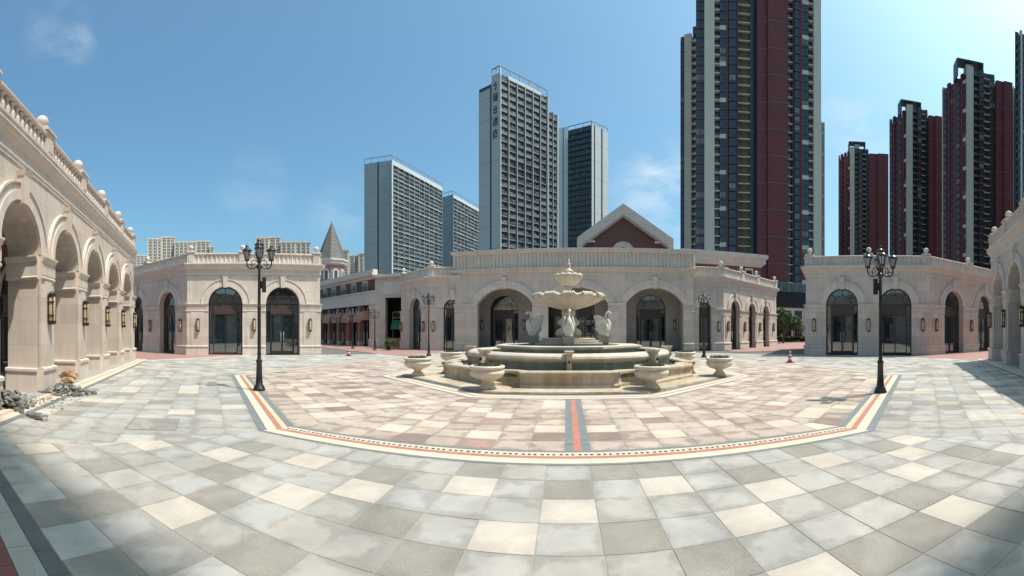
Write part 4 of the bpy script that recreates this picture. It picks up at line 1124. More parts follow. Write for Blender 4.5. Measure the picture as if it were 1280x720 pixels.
# ------------------------------------------------------------------ street lamps
def make_lamp(label, group, X, H=4.05, box=None):
    t = thing('street_lamp', label, 'street lamp', X, group)
    def pole(mb):
        mb.lathe([(.17, 0), (.17, .05), (.15, .07), (.14, .12), (.10, .16), (.085, .40), (.075, .75), (.09, .78), (.09, .81), (.055, .85), (.05, .95), (.058, .97), (.058, 1.0), (.048, 1.02), (.044, 2.2), (.052, 2.22), (.052, 2.25), (.042, 2.27), (.038, H - .85), (.07, H - .83), (.075, H - .78), (.05, H - .74), (.035, H - .70), (.03, H - .50), (.06, H - .47), (.06, H - .44)], 'lamp_black', 16)
    ob('pole', cached(('pole', H), 'pole', pole), t)
    def lantern(mb):
        mb.lathe([(.03, -.04), (.07, -.02), (.075, .02), (.06, .03)], 'lamp_black', 8)
        for k in range(6):
            a = 2 * PI * k / 6
            mb.tube([(.06 * math.cos(a), .06 * math.sin(a), .02), (.115 * math.cos(a), .115 * math.sin(a), .27)], .010, 'lamp_black', 4)
        mb.lathe([(.125, .26), (.145, .275), (.15, .30), (.11, .33), (.06, .37), (.045, .40), (.055, .42), (.03, .45), (.012, .49), (0, .53)], 'lamp_black', 12)
    def shade(mb): mb.lathe([(.052, .025), (.105, .262)], 'lantern_glass', 6, smooth=False)
    lm, sm = cached('lant', 'lantern', lantern), cached('lsh', 'lamp_shade', shade)
    def arm(mb):
        mb.tube(bez([(.04, 0, -.02), (.14, 0, -.10), (.27, 0, -.10), (.33, 0, .0), (.33, 0, .10)], 6), .018, 'lamp_black', 8)
        mb.tube(bez([(.05, 0, .08), (.12, 0, .12), (.19, 0, .08), (.20, 0, .0), (.14, 0, -.02), (.13, 0, .04)], 5), .012, 'lamp_black', 6)
        mb.tube(bez([(.25, 0, -.10), (.20, 0, -.05), (.23, 0, .01), (.28, 0, -.01)], 5), .010, 'lamp_black', 6)
        mb.lathe([(.0, -.02), (.03, 0), (.0, .02)], 'lamp_black', 8, c=(.27, 0)) 
    am = cached('arm', 'arm', arm)
    o = ob('lantern', lm, t, Matrix.Translation((0, 0, H - .44)) @ Matrix.Scale(.88, 4)); ob('lamp_shade', sm, o)
    for k in range(4):
        a = PI / 2 * k
        r = ob('arm', am, t, Matrix.Translation((0, 0, H - .72)) @ Matrix.Rotation(a, 4, 'Z'))
        o = ob('lantern', lm, t, Matrix.Translation((.33 * math.cos(a), .33 * math.sin(a), H - .60)) @ Matrix.Scale(.88, 4)); ob('lamp_shade', sm, o)
    if box:
        def bx(mb): mb.box(-.055, .055, -.06, .06, -.20, .20, 'lamp_black'); mb.box(-.045, .045, -.068, -.061, -.18, .18, 'void_dark'); mb.box(-.10, -.05, -.02, .02, -.1, .1, 'lamp_black')
        ob('speaker_box', cached('spk', 'speaker_box', bx), t, Matrix.Translation((box, 0, 2.85 if box > 0 else 2.75)) @ Matrix.Rotation(0 if box > 0 else PI, 4, 'Z'))
    return t
GL = 'black cast iron street lamps around the plaza'
p = P(324, 11.28); make_lamp('tall black street lamp on the pink octagon at left', GL, T(p.x, p.y, 0, .73), 4.12, .13)
p = P(1100.5, 10.84); make_lamp('tall black street lamp on the pink octagon at right, before the shaded pavilion', GL, T(p.x, p.y, 0, -.72 + .12), 3.85, -.13)
p = P(536, 27); make_lamp('black street lamp behind the left urns, before the corner of the central building', GL, T(p.x, p.y, 0, .6), 4.15)
p = P(880, 25.5); make_lamp('black street lamp behind the right urns, before a narrow arch of the central building', GL, T(p.x, p.y, 0, .4), 3.95)
for px, d, H, l in ((468.5, 35, 3.5, 'black street lamp by the corner pier at the mouth of the left street'), (441, 38, 3.7, 'black street lamp standing before the awnings in the left street'), (420.5, 44, 3.7, 'farthest black street lamp seen in the left street')):
    p = P(px, d); make_lamp(l, GL, T(p.x, p.y, 0, .5), H)

# ------------------------------------------------------------------ cones
def cone(mb):
    mb.box(-.17, .17, -.17, .17, 0, .04, 'cone_red')
    zs = [(.125, .04), (.108, .15), (.092, .25), (.078, .34), (.064, .43), (.050, .52), (.034, .60)]
    for i in range(6): mb.lathe([zs[i], zs[i + 1]], 'cone_red' if i % 2 == 0 else 'cone_white', 16)
    mb.lathe([(.034, .60), (.034, .62), (.02, .63)], 'cone_red', 12)
cm = cached('cone', 'traffic_cone', cone)
p = P(435.8, EYE * F / (445 - YH)); ob('traffic_cone', cm, None, T(p.x, p.y), label='red and white striped traffic cone at the mouth of the left street', category='traffic cone', group='striped traffic cones')
p = P(987.5, EYE * F / (453.5 - YH)); ob('traffic_cone', cm, None, T(p.x, p.y), label='red and white striped traffic cone right of the fountain near the shaded pavilion', category='traffic cone', group='striped traffic cones')

# ------------------------------------------------------------------ rubble by the first pier
def rubble(name, label, px, py, n, sx, sy, hmax, seed, rz=0):
    q = random.Random(seed); c = G(px, py)
    t = thing(name, label, 'rubble', T(c.x, c.y, 0, rz))
    ms = []
    for i, (m, a, b_, h) in enumerate((('sett', .10, .10, .06), ('sett_light', .11, .10, .06), ('sett', .20, .10, .05), ('sett', .09, .07, .06))):
        mb = MB(); j = [q.uniform(-.004, .004) for _ in range(24)]
        vs = [(x * a / 2 + j[k], y * b_ / 2 + j[k + 8], z * h + j[k + 16] * (z > 0)) for k, (x, y, z) in enumerate([(-1, -1, 0), (1, -1, 0), (1, 1, 0), (-1, 1, 0), (-1, -1, 1), (1, -1, 1), (1, 1, 1), (-1, 1, 1)])]
        mb.mesh(vs, [(0, 3, 2, 1), (4, 5, 6, 7), (0, 1, 5, 4), (1, 2, 6, 5), (2, 3, 7, 6), (3, 0, 4, 7)], m); ms.append(mb.data('paving_sett'))
    for i in range(n):
        x, y = q.gauss(0, sx), q.gauss(0, sy)
        k = math.exp(-(x / sx) ** 2 * .5 - (y / sy) ** 2 * .5)
        z = q.random() * hmax * k
        til = .9 if z > .03 else .06
        X = Matrix.Translation((x, y, z)) @ Matrix.Rotation(q.uniform(0, 6), 4, 'Z') @ Matrix.Rotation(q.uniform(-til, til), 4, 'X') @ Matrix.Rotation(q.uniform(-til, til), 4, 'Y')
        ob('paving_sett', q.choice(ms), t, X)
rubble('rubble_pile', 'low pile of loose grey paving setts at the foot of the first left pier', 80, 491, 130, .34, .22, .24, 3, .6)
rubble('rubble_pile', 'heap of grey stone offcuts at the left edge of the photo', 8, 509, 90, .30, .25, .34, 5, .3)
rubble('rubble_pile', 'small scatter of stone setts on the paving right of the larger heap', 49, 523, 14, .10, .06, .05, 9)
def sack(px, py, label, sx, sy, sz, seed, name='sack', cat='sack'):
    q = random.Random(seed); c = G(px, py); mb = MB(); n, k = 20, 10; vs = []; fs = []
    ph = [q.uniform(0, 6) for _ in range(8)]
    for i in range(k + 1):
        t_ = PI * i / k
        for j in range(n):
            a = 2 * PI * j / n
            r = 1 + .14 * math.sin(3 * a + ph[0] + 2 * t_) + .10 * math.sin(5 * a + ph[1] - 3 * t_) + .07 * math.sin(9 * a + ph[2] + 6 * t_)
            ca, sa = math.cos(a), math.sin(a); e = .6
            vs.append((sx * r * math.sin(t_) ** .7 * math.copysign(abs(ca) ** e, ca), sy * r * math.sin(t_) ** .7 * math.copysign(abs(sa) ** e, sa), max(0, sz * (.5 - .5 * math.cos(t_)) * (1 + .15 * math.sin(4 * a + ph[3])))))
    for i in range(k):
        for j in range(n): fs.append((i * n + j, i * n + (j + 1) % n, (i + 1) * n + (j + 1) % n, (i + 1) * n + j))
    mb.mesh(vs, fs, 'sack', False)
    mb.build(name, None, T(c.x, c.y, .01 if name == 'sack' else .16, .5), label=label, category=cat)
# gravel, chips and dust round the piles
q = random.Random(77); c0_ = G(45, 500); mb = MB()
for i in range(420):
    x, y = c0_.x + q.gauss(0, .5), c0_.y + q.gauss(0, .32); r_ = q.uniform(.006, .028); k_ = q.randint(4, 6); a0_ = q.random() * 6
    P4 = [(x + r_ * math.cos(a0_ + 2 * PI * j / k_) * q.uniform(.6, 1.2), y + r_ * math.sin(a0_ + 2 * PI * j / k_) * q.uniform(.6, 1.2)) for j in range(k_)]
    h_ = .002 + r_ * q.uniform(.3, .8); m_ = q.choice(('sett_light', 'sett_light', 'sett', 'sett'))
    mb.face([(px_, py_, h_ + .004) for px_, py_ in P4], m_)
    for j in range(k_): (xa_, ya_), (xb_, yb_) = P4[j], P4[(j + 1) % k_]; mb.face([(xa_, ya_, 0), (xb_, yb_, 0), (xb_, yb_, h_ + .004), (xa_, ya_, h_ + .004)], m_)
o_ = mb.build('gravel'); o_['kind'] = 'stuff'
# inlaid access cover in the left paving
c_ = G(192, 530); ang_ = math.atan2(-5.63, 6.5) * 1.0
cov = thing('access_cover', 'square inlaid access cover of smaller grey slabs in the left paving', 'access cover', T(c_.x, c_.y, 0, ang_))
mb = MB()
for x0, x1, y0, y1 in ((-.45, .45, -.42, -.405), (-.45, .45, .405, .42), (-.45, -.435, -.405, .405), (.435, .45, -.405, .405)): mb.box(x0, x1, y0, y1, -.004, .0050, 'border_slate')
mb.build('rim', cov)
for i in range(3):
    for j in range(2): mb = MB(); mb.box(-.43 + i * .287, -.43 + i * .287 + .283, -.40 + j * .4, -.40 + j * .4 + .396, -.004, .0055, ('slab_mid', 'slab_rough', 'slab_warm', 'slab_mid', 'slab_light', 'slab_mid')[i * 2 + j]); mb.build('inlay_slab', cov)
sack(85, 474.5, 'crumpled brown sack lying between the first two left piers', .36, .15, .27, 1)
sack(85, 487, 'torn brown paper bag on the pile of grey setts', .20, .10, .17, 2, 'paper_bag', 'paper bag')
sack(4, 500, 'brown sack half cut off at the left edge, beside the first pier', .2, .12, .14, 4)
q = random.Random(21)
t = thing('stone_offcuts', 'broken stone strips leaning on the heap at the left edge', 'rubble', T(*G(12, 506)[:2], 0))
for i in range(14):
    mb = MB(); l = q.uniform(.25, .55); mb.box(-l / 2, l / 2, -.035, .035, -.02, .02, 'sett' if i % 3 else 'sett_light')
    mb.build('stone_strip', t, Matrix.Translation((q.gauss(.02, .18), q.gauss(0, .14), q.uniform(.06, .30))) @ Matrix.Rotation(q.uniform(-.6, .8), 4, 'Z') @ Matrix.Rotation(q.uniform(-.1, .6), 4, 'Y'))

# ------------------------------------------------------------------ street building with awnings (left gap)
def wallframe(a, b_): d = b_ - a; return T(a.x, a.y, 0, math.atan2(d.y, d.x)), d.length
b = thing('awning_building', 'two-storey stone and brick shop building with arched awnings in the left side street', 'building')
a0, a1, a2 = Vector((-34, 47.4)), Vector((-18.9, 38.3)), Vector((-10, 39.4))
X, L = wallframe(a0, a1)
mb = MB(); mb.box(0, L, 0, .4, 4.35, 5.75, 'stone'); mb.sweep([(-.05, 4.35), (.12, 4.35), (.12, 4.55), (.05, 4.6), (.05, 5.55), (.18, 5.65), (.18, 5.78), (-.05, 5.78)], 0, L, 'stone_trim'); mb.build('stone_band', b, X)
mb = MB(); mb.box(0, L, .25, .5, 5.78, 7.05, 'red_brick'); mb.build('brick_wall', b, X)
mb = MB(); mb.sweep([(-.4, 7.0), (.02, 7.0), (.10, 7.2), (.40, 7.35), (.40, 7.6), (.30, 7.65), (.30, 7.95), (-.4, 7.95)], 0, L, 'stone_trim', 0, .3); mb.build('cornice', b, X)
nb = 6; bw = 2.45
for i in range(nb):
    xr = L - 1.1 - i * bw; xl = xr - bw
    mb = MB(); mb.box(xl, xl + .45, 0, .5, .35, 4.35, 'pink_brick'); mb.box(xl - .05, xl + .50, -.05, .5, 0, .5, 'stone_trim'); mb.build('pier', b, X)
    mb = MB(); mb.box(xl + .45, xr, .9, 1.0, 0, 4.35, 'shop_glass'); mb.box(xl + .45, xr, .82, .9, 3.0, 3.1, 'black_frame'); mb.box((xl + xr) / 2 + .2, (xl + xr) / 2 + .26, .82, .9, 0, 3.0, 'black_frame')
    mb.build('shopfront', b, X)
    if i == 2: mb = MB(); mb.box(xl + .9, xr - .1, .55, .8, 0, 2.7, 'timber'); mb.build('timber_panel', b, X)
    mb = MB(); pts = [(-.0, 0)] + [(-1.0 * math.sin(PI / 2 * t / 6), 1.0 * math.cos(PI / 2 * t / 6)) for t in range(7)]
    xa, xb = xl + .55, xr - .08
    for (y0_, z0_), (y1_, z1_) in zip(pts[1:], pts[2:]): mb.face([(xa, y0_, 2.75 + z0_), (xb, y0_, 2.75 + z0_), (xb, y1_, 2.75 + z1_), (xa, y1_, 2.75 + z1_)], 'awning')
    for x_ in (xa, xb): mb.face([(x_, y_, 2.75 + z_) for y_, z_ in pts], 'awning')
    mb.box(xa, xb, -1.0, -.98, 2.55, 2.76, 'awning'); mb.build('awning', b, X)
    mb = MB(); xc = (xl + xr) / 2 + .1
    mb.box(xc - .55, xc + .55, .12, .3, 5.80, 6.95, 'stone_trim'); w = mb.build('window_surround', b, X)
    mb = MB(); mb.box(xc - .40, xc + .40, .08, .118, 5.84, 6.75, 'tower_glass'); mb.build('pane', w)
    mb = MB(); mb.box(xc - .03, xc + .03, .05, .078, 5.84, 6.75, 'panel_white'); mb.box(xc - .4, xc + .4, .055, .077, 6.28, 6.33, 'panel_white'); mb.build('window_bar', w)
mb = MB()
for i in range(90): mb.box(i * L / 90, i * L / 90 + .025, -.10, -.075, 5.78, 6.25, 'tower_glass')
mb.box(0, L, -.11, -.07, 6.25, 6.30, 'black_frame'); mb.build('railing', b, X)
mb = MB(); mb.box(L - 1.1, L, 0, .9, 0, 4.35, 'stone'); mb.box(L - 1.18, L, -.08, .9, 0, .8, 'stone_trim'); mb.box(L - 1.15, L, -.05, .9, 3.9, 4.3, 'stone_trim'); mb.build('corner_pier', b, X)
mb = MB(); mb.box(0, L, 1.0, 1.2, 0, 7.3, 'void_dark'); mb.box(0, L, .4, 9, 7.3, 7.5, 'roofing'); mb.build('roof', b, X)
X2, L2_ = wallframe(a1, a2)
mb = MB(); mb.box(0, 1.1, .01, .8, 0, 5.0, 'stone'); mb.box(0, 1.2, -.07, .8, 0, .8, 'stone_trim'); mb.build('corner_pier', b, X2)
mb = MB(); mb.box(0, L2_, 0, .6, 5.0, 6.95, 'stone'); mb.box(.9, L2_, -.05, -.002, 5.35, 6.6, 'stone_trim'); mb.sweep([(-.4, 6.95), (.1, 6.95), (.30, 7.1), (.30, 7.35), (-.4, 7.35)], 0, L2_, 'stone_trim', .3, 0); mb.build('stone_band', b, X2)
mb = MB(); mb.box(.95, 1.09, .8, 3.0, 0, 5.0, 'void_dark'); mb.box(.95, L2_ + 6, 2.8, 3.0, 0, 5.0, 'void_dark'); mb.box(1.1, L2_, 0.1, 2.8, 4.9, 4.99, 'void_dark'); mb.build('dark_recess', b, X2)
k = thing('shop_kiosk', 'gold framed kiosk with a green striped awning in the dark opening of the street corner', 'kiosk', X2 @ T(1.5, .3, 0))
mb = MB(); mb.box(0, 3.2, 1.0, 1.5, 0, .9, 'kiosk_gold'); mb.box(0, 3.2, .95, 1.0, 3.0, 3.6, 'void_dark')
for z in (2.95, 3.55): mb.box(0, 3.2, .92, .98, z, z + .07, 'kiosk_gold')
for x in (0, 1.05, 2.1, 3.13): mb.box(x, x + .07, .92, .98, 0, 3.6, 'kiosk_gold')
mb.build('frame', k)
mb = MB()
for i in range(12): mb.mesh([(i * .27, .9, 2.75), (i * .27 + .25, .9, 2.75), (i * .27 + .25, .3, 2.0), (i * .27, .3, 2.0)], [(0, 1, 2, 3)], 'awning_green'); mb.mesh([(i * .27, .3, 2.0), (i * .27 + .25, .3, 2.0), (i * .27 + .25, .3, 1.8), (i * .27, .3, 1.8)], [(0, 1, 2, 3)], 'awning_green')
mb.build('awning', k)

def leaf_ball(mb, c, r, n, m, size=.10, seed=1, squash=1, dense=.5):
    q = random.Random(seed)
    cl = [(Vector((q.gauss(0, 1), q.gauss(0, 1), q.gauss(0, 1))).normalized() * r * q.uniform(.35, .85), r * q.uniform(.25, .42)) for _ in range(16)]
    for i in range(n):
        o, rr = q.choice(cl); d = Vector((q.gauss(0, 1), q.gauss(0, 1), q.gauss(0, 1))).normalized() * rr * q.uniform(.5, 1.1)
        p_ = o + d; p_.z *= squash; p_ += Vector(c)
        a = Vector((q.gauss(0, 1), q.gauss(0, 1), q.gauss(0, .7))).normalized() * size; b__ = a.cross(Vector((q.gauss(0, 1), q.gauss(0, 1), q.gauss(0, 1)))).normalized() * size * .5
        mb.face([p_ - a, p_ + b__, p_ + a, p_ - b__], q.choice(m))
def bush(label, px, d, r, name='shrub', cat='shrub', m=('leaf_tree', 'leaf')):
    p_ = P(px, d); t = thing(name, label, cat, T(p_.x, p_.y))
    mb = MB(); leaf_ball(mb, (0, 0, r * 1.1), r, 900, m, r * .16, int(px)); mb.build('foliage', t)
    mb = MB(); mb.tube([(0, 0, 0), (0, 0, r)], [r * .1, r * .05], 'bark', 6)
    for k_ in range(4): mb.tube([(0, 0, r * .5), (r * .6 * math.cos(k_ * 1.6), r * .6 * math.sin(k_ * 1.6), r * 1.3)], [r * .05, r * .02], 'bark', 5)
    mb.build('stem', t)
bush('round dark shrub beside the pier at the mouth of the left street', 487, 35, .55, m=('leaf',))
def tree(label, px, d, h, r, seed):
    p_ = P(px, d); t = thing('tree', label, 'tree', T(p_.x, p_.y))
    mb = MB(); mb.tube([(0, 0, 0), (.03, 0, h * .3), (0, .05, h * .6)], [.12, .09, .05], 'bark', 8)
    for k_ in range(6): a = k_ * 1.05; mb.tube([(0, 0, h * .35), (r * .4 * math.cos(a), r * .4 * math.sin(a), h * .6), (r * .7 * math.cos(a), r * .7 * math.sin(a), h * .8)], [.05, .03, .015], 'bark', 5)
    mb.build('trunk', t)
    mb = MB(); leaf_ball(mb, (0, 0, h - r * 1.15), r, 5000, ('leaf_tree', 'leaf_tree', 'leaf'), .13, seed, 1.15); mb.build('crown', t)
tree('round bright green tree beyond the right-hand gap, under the black footbridge', 979, 55, 4.9, 1.75, 4)
tree('green tree standing behind the round tree in the right-hand gap', 992, 70, 4.6, 1.7, 8)

# gap on the right: footbridge, hedge, shops
b = thing('footbridge', 'black footbridge with glass railing spanning the gap right of the central building', 'footbridge')
a0, a1 = V2(P(957, 58)), V2(P(1022, 62)); X, L = wallframe(a0, a1)
mb = MB(); mb.box(0, L, 0, 3, 5.1, 7.2, 'void_dark'); mb.build('deck', b, X)
mb = MB(); mb.box(0, L, -.02, .0, 7.25, 8.45, 'tower_glass'); mb.build('pane', b, X)
mb = MB(); mb.box(0, L, -.05, .02, 8.45, 8.52, 'panel_slate')
for i in range(8): mb.box(i * L / 7 - .03, i * L / 7 + .03, -.05, .03, 7.2, 8.5, 'panel_slate')
mb.build('railing', b, X)
for x in (0.1, L - .4): mb = MB(); mb.box(x, x + .3, .5, 2.5, 0, 5.1, 'granite_grey'); mb.build('support', b, X)
b = thing('shop_row', 'pale shop building with dark windows and red hangings seen beneath the footbridge', 'building')
a0, a1 = V2(P(950, 80)), V2(P(1030, 84)); X, L = wallframe(a0, a1)
mb = MB(); mb.box(0, L, 0, 8, 0, 9, 'stone'); mb.build('wall', b, X)
for i in range(6):
    x = i * L / 6 + .4
    for z0_, z1_, m in ((.1, 2.5, 'void_dark'), (3.9, 5.6, 'tower_glass')):
        mb = MB(); mb.box(x, x + 1.5, -.04, -.003, z0_, z1_, m); mb.build('window', b, X)
    mb = MB(); mb.box(x - .2, x + 1.5, -.5, -.1, 2.0, 2.6 + .2 * (i % 2), 'red_cloth'); mb.build('red_hanging', b, X)
    if i % 2: mb = MB(); mb.box(x + 1.6, x + 1.8, -.1, -.02, 1.4, 2.7, 'kiosk_gold'); mb.build('sign_board', b, X)
p = V2(P(958, 62)); q_ = V2(P(1012, 64)); X, L = wallframe(p, q_)
mb = MB(); qq = random.Random(5)
for i in range(5000):
    c = Vector((qq.uniform(0, L), qq.uniform(0, 1.2), qq.uniform(.05, .75) + .1 * math.sin(i))); a = Vector((qq.gauss(0, 1), qq.gauss(0, 1), qq.gauss(0, 1))).normalized() * .12; b__ = a.cross(Vector((0, .3, 1))).normalized() * .06
    mb.face([c - a, c + b__, c + a, c - b__], qq.choice(('leaf', 'leaf_tree')))
h = mb.build('hedge', None, X, label='long low clipped hedge below the trees in the right-hand gap', category='hedge')

# brick building with stone cornice behind the central building's right wing
b = thing('brick_building', 'low dark brick building with a heavy stone cornice behind the right wing', 'building')
a0, a1 = V2(P(850, 48)), V2(P(951, 52)); X, L = wallframe(a0, a1)
mb = MB(); mb.box(0, L, 0, 14, 0, 9.6, 'red_brick'); mb.build('wall', b, X)
mb = MB(); mb.sweep([(-.5, 9.5), (.05, 9.5), (.25, 9.75), (.45, 9.9), (.45, 10.3), (.7, 10.6), (.7, 11.0), (-.5, 11.0)], 0, L, 'stone_trim', 0, 1); mb.build('cornice', b, X)
mb = MB(); mb.sweep([(-14, 9.5), (.05, 9.5), (.25, 9.75), (.45, 9.9), (.45, 10.3), (.7, 10.6), (.7, 11.0), (-14, 11.0)], 0, 14, 'stone_trim', 1, 0); mb.build('side_cornice', b, X @ Matrix.Translation((L, 0, 0)) @ Matrix.Rotation(PI / 2, 4, 'Z')) if False else None
for px in (905, 936):
    x = along(px, a0, a1)
    mb = MB(); mb.box(x - .55, x + .55, -.08, -.003, 7.2, 9.3, 'stone_trim'); w = mb.build('window_surround', b, X)
    mb = MB(); mb.box(x - .38, x + .38, -.10, -.083, 7.35, 9.05, 'tower_glass'); mb.build('pane', w)
# gabled brick hall
b = thing('gabled_hall', 'red brick hall with a pale stone gable rising behind the central building', 'building')
a0, a1 = V2(P(721.5, 60)), V2(P(841.5, 61)); X, L = wallframe(a0, a1)
ap = along(779, a0, a1); ze, za = 15.0, 19.9
mb = MB(); mb.slab_xz([(0.1, 0), (L - .1, 0), (L - .1, ze - .4), (ap, za - .9), (0.1, ze - .4)][::-1], .35, .8, 'red_brick'); mb.build('gable_wall', b, X)
mb = MB()
for (x0, z0_), (x1, z1_) in (((0, ze), (ap, za)), ((ap, za), (L, ze))):
    for dz, y0_, y1_ in ((.0, -.30, .5), (.55, -.12, .5), (.95, .02, .5)):
        tck = 1.55 - dz
        vs = [(x0, z0_ - 1.55), (x1, z1_ - 1.55), (x1, z1_ - dz), (x0, z0_ - dz)] if dz == 0 else [(x0, z0_ - 1.55 - dz * .3), (x1, z1_ - 1.55 - dz * .3), (x1, z1_ - 1.2), (x0, z0_ - 1.2)]
        mb.slab_xz([vs[3], vs[2], vs[1], vs[0]][::-1], y0_, y1_, 'stone_trim')
for x0 in (0, L - .8): mb.box(x0, x0 + .8, -.28, .6, 0, ze - .9, 'stone_trim')
mb.build('raking_cornice', b, X)
for x0, x1 in ((.85, 2.6), (L - 2.7, L - .85)): mb = MB(); mb.box(x0, x1, -.1, .34, 14.35, 14.65, 'stone_trim'); mb.build('cornice_return', b, X)
mb = MB()
ring_band(mb, arch_pts(ap, .85, 12.9, .85), arch_pts(ap, 1.65, 12.9, 1.65), .15, .4, 'stone_trim'); mb.build('arch_surround', b, X)
mb = MB(); mb.slab_xz(arch_pts(ap, .84, 12.9, .84), .28, .34, 'tower_glass'); mb.box(ap - .84, ap + .84, .28, .34, 10, 12.9, 'tower_glass'); mb.build('arch_window', b, X)
mb = MB(); mb.slab_xz([(0, ze - .1), (ap, za - .05), (L, ze - .1), (L, ze - .3), (ap, za - .25), (0, ze - .3)], .5, 16, 'slate_roof'); mb.build('roof', b, X)
for x0 in (0, L - .3): mb = MB(); mb.box(x0, x0 + .3, .8, 15.8, 0, ze - .3, 'red_brick'); mb.build('side_wall', b, X)
# turret with slate spire
p = P(414.5, 60); b = thing('turret', 'octagonal pink brick turret with a steep grey slate spire above the left street', 'tower', T(p.x, p.y, 0, .12))
mb = MB(); mb.prism(ngon(1.85), 0, 10.9, 'pink_brick'); mb.build('wall', b)
mb = MB(); mb.prism(ngon(1.95), 10.9, 11.1, 'stone_trim'); mb.prism(ngon(2.2), 11.1, 11.5, 'stone_trim'); mb.prism(ngon(2.35), 11.5, 11.75, 'stone_trim'); mb.build('cornice', b)
mb = MB(); n = 26
for i in range(n):
    r0_, r1_ = 2.12 * (1 - i / n) + .05, 2.12 * (1 - (i + 1) / n) + .05; z0_, z1_ = 11.75 + 5.4 * i / n, 11.75 + 5.4 * (i + 1) / n
    A_, B_ = ngon(r0_ + .05), ngon(r1_)
    for k in range(8): mb.face([(*A_[k], z0_), (*A_[(k + 1) % 8], z0_), (*B_[(k + 1) % 8], z1_), (*B_[k], z1_)], 'slate_roof')
    mb.face([(*q_, z0_) for q_ in A_][::-1], 'slate_roof')
mb.lathe([(.07, 17.15), (.07, 17.25), (0, 17.4)], 'slate_roof', 8); mb.build('spire', b)
for k in range(8):
    a = PI / 4 * k; X = T(0, 0, 0, a + PI / 2) @ Matrix.Translation((0, -1.71, 0))
    mb = MB(); ring_band(mb, arch_pts(0, .24, 9.9, .24), arch_pts(0, .42, 9.9, .48), -.08, .02, 'panel_white')
    for s in (-1, 1): mb.box(min(s * .24, s * .42), max(s * .24, s * .42), -.08, .02, 8.9, 9.9, 'panel_white')
    w = mb.build('window_surround', b, X)
    mb = MB(); mb.slab_xz(arch_pts(0, .24, 9.9, .24), -.03, 0, 'tower_glass'); mb.box(-.24, .24, -.03, 0, 8.9, 9.9, 'tower_glass'); mb.build('pane', w)

# ------------------------------------------------------------------ towers
class Tower:
    def __init__(s, name, label, cat, base, group=None):
        s.t = thing(name, label, cat, T(base.x, base.y), group); s.b = base; s.p = {}
    def mb(s, part): return s.p.setdefault(part, MB())
    def frame(s, a, c):
        d = c - a; return T(a.x - s.b.x, a.y - s.b.y, 0, math.atan2(d.y, d.x)), d.length
    def done(s, stuff=('window', 'balcony', 'air_conditioner', 'floor_band', 'fin', 'accent_panel', 'mullion', 'spandrel')):
        for k, m in s.p.items():
            o = m.build('character' if k.startswith('character') else k, s.t)
            if k in stuff: o['kind'] = 'stuff'
def back(p, dist): return p + p.normalized() * dist
def body(tw, pts, z0, z1, m):
    pts = [Vector(p) for p in pts]
    if area(pts) < 0: pts.reverse()
    tw.mb('wall').prism([(p.x - tw.b.x, p.y - tw.b.y) for p in pts], z0, z1, m)
def hotel_face(tw, a, c, z0, z1, bays, fh, bold=3, rows_dark=(), seed=1, dark=False):
    X, L = tw.frame(a, c); q = random.Random(seed); bw_ = L / bays
    tw.mb('wall').box(0, L, .9, 1.3, z0, z1, 'hotel_dark', X)
    n = int((z1 - z0) / fh); off = z1 - n * fh
    for i in range(bays + 1): tw.mb('fin').box(i * bw_ - .16, i * bw_ + .16, -.25 if not dark else .5, .9, z0, z1, 'hotel_slab' if not dark else 'hotel_dark', X)
    for j in range(n):
        z = off + j * fh
        tw.mb('floor_band').box(0, L, 0.02, .9, z - .14, z + .14, 'hotel_slab' if not dark else 'hotel_dark', X)
        if bold and j % bold == 0: tw.mb('floor_band').box(0, L, -.35, .02, z - .16, z + .16, 'panel_white', X)
        for i in range(bays):
            x = i * bw_
            tw.mb('window').box(x + .25, x + bw_ - .25, .80, .89, z + .3, z + fh - .25, 'tower_glass' if q.random() > .1 else 'curtain', X)
            if (n - j) in rows_dark: continue
            w = bw_ * q.uniform(.34, .46); s_ = x + .22 if q.random() < .5 else x + bw_ - .22 - w
            tw.mb('air_conditioner').box(s_, s_ + w, .12, .7, z + .14, z + fh * .5, 'hotel_ac' if not dark or q.random() < .35 else 'tower_glass', X)
            tw.mb('mullion').box(x + bw_ * .5 - .06, x + bw_ * .5 + .06, .55, .8, z + .14, z + fh - .14, 'hotel_slab' if not dark else 'tower_glass', X)
            tw.mb('balcony').box(x + .2, x + bw_ - .2, .02, .08, z + .14, z + fh * .36, 'hotel_ac' if q.random() < .6 and not dark else 'hotel_dark', X)
def hotel_side(tw, a, c, z0, z1, slots, m='panel_slate', fh=9, part='cladding'):
    X, L = tw.frame(a, c)
    xs = [0] + [s for sl in slots for s in (sl[0] * L, sl[1] * L)] + [L]
    for i in range(0, len(xs), 2):
        z = z0
        while z < z1 - .1:
            zt = min(z + fh, z1); tw.mb(part).box(xs[i], xs[i + 1], -.12, .3, z, zt - .10, m, X); z = zt
    tw.mb('wall').box(0, L, .1, .5, z0, z1, 'hotel_dark', X)
def parapet_frame(tw, pts, z, h=3.0):
    m_ = tw.mb('roof_frame')
    for a, c in zip(pts, pts[1:]):
        X, L = tw.frame(a, c); m_.box(0, L, 0, .35, z + h - .35, z + h, 'panel_slate', X)
        n = max(2, int(L / 5))
        for i in range(n + 1): m_.box(i * L / n - .12, i * L / n + .12, .05, .3, z, z + h - .3, 'panel_slate', X)
def PP(px, d): return V2(P(px, d))
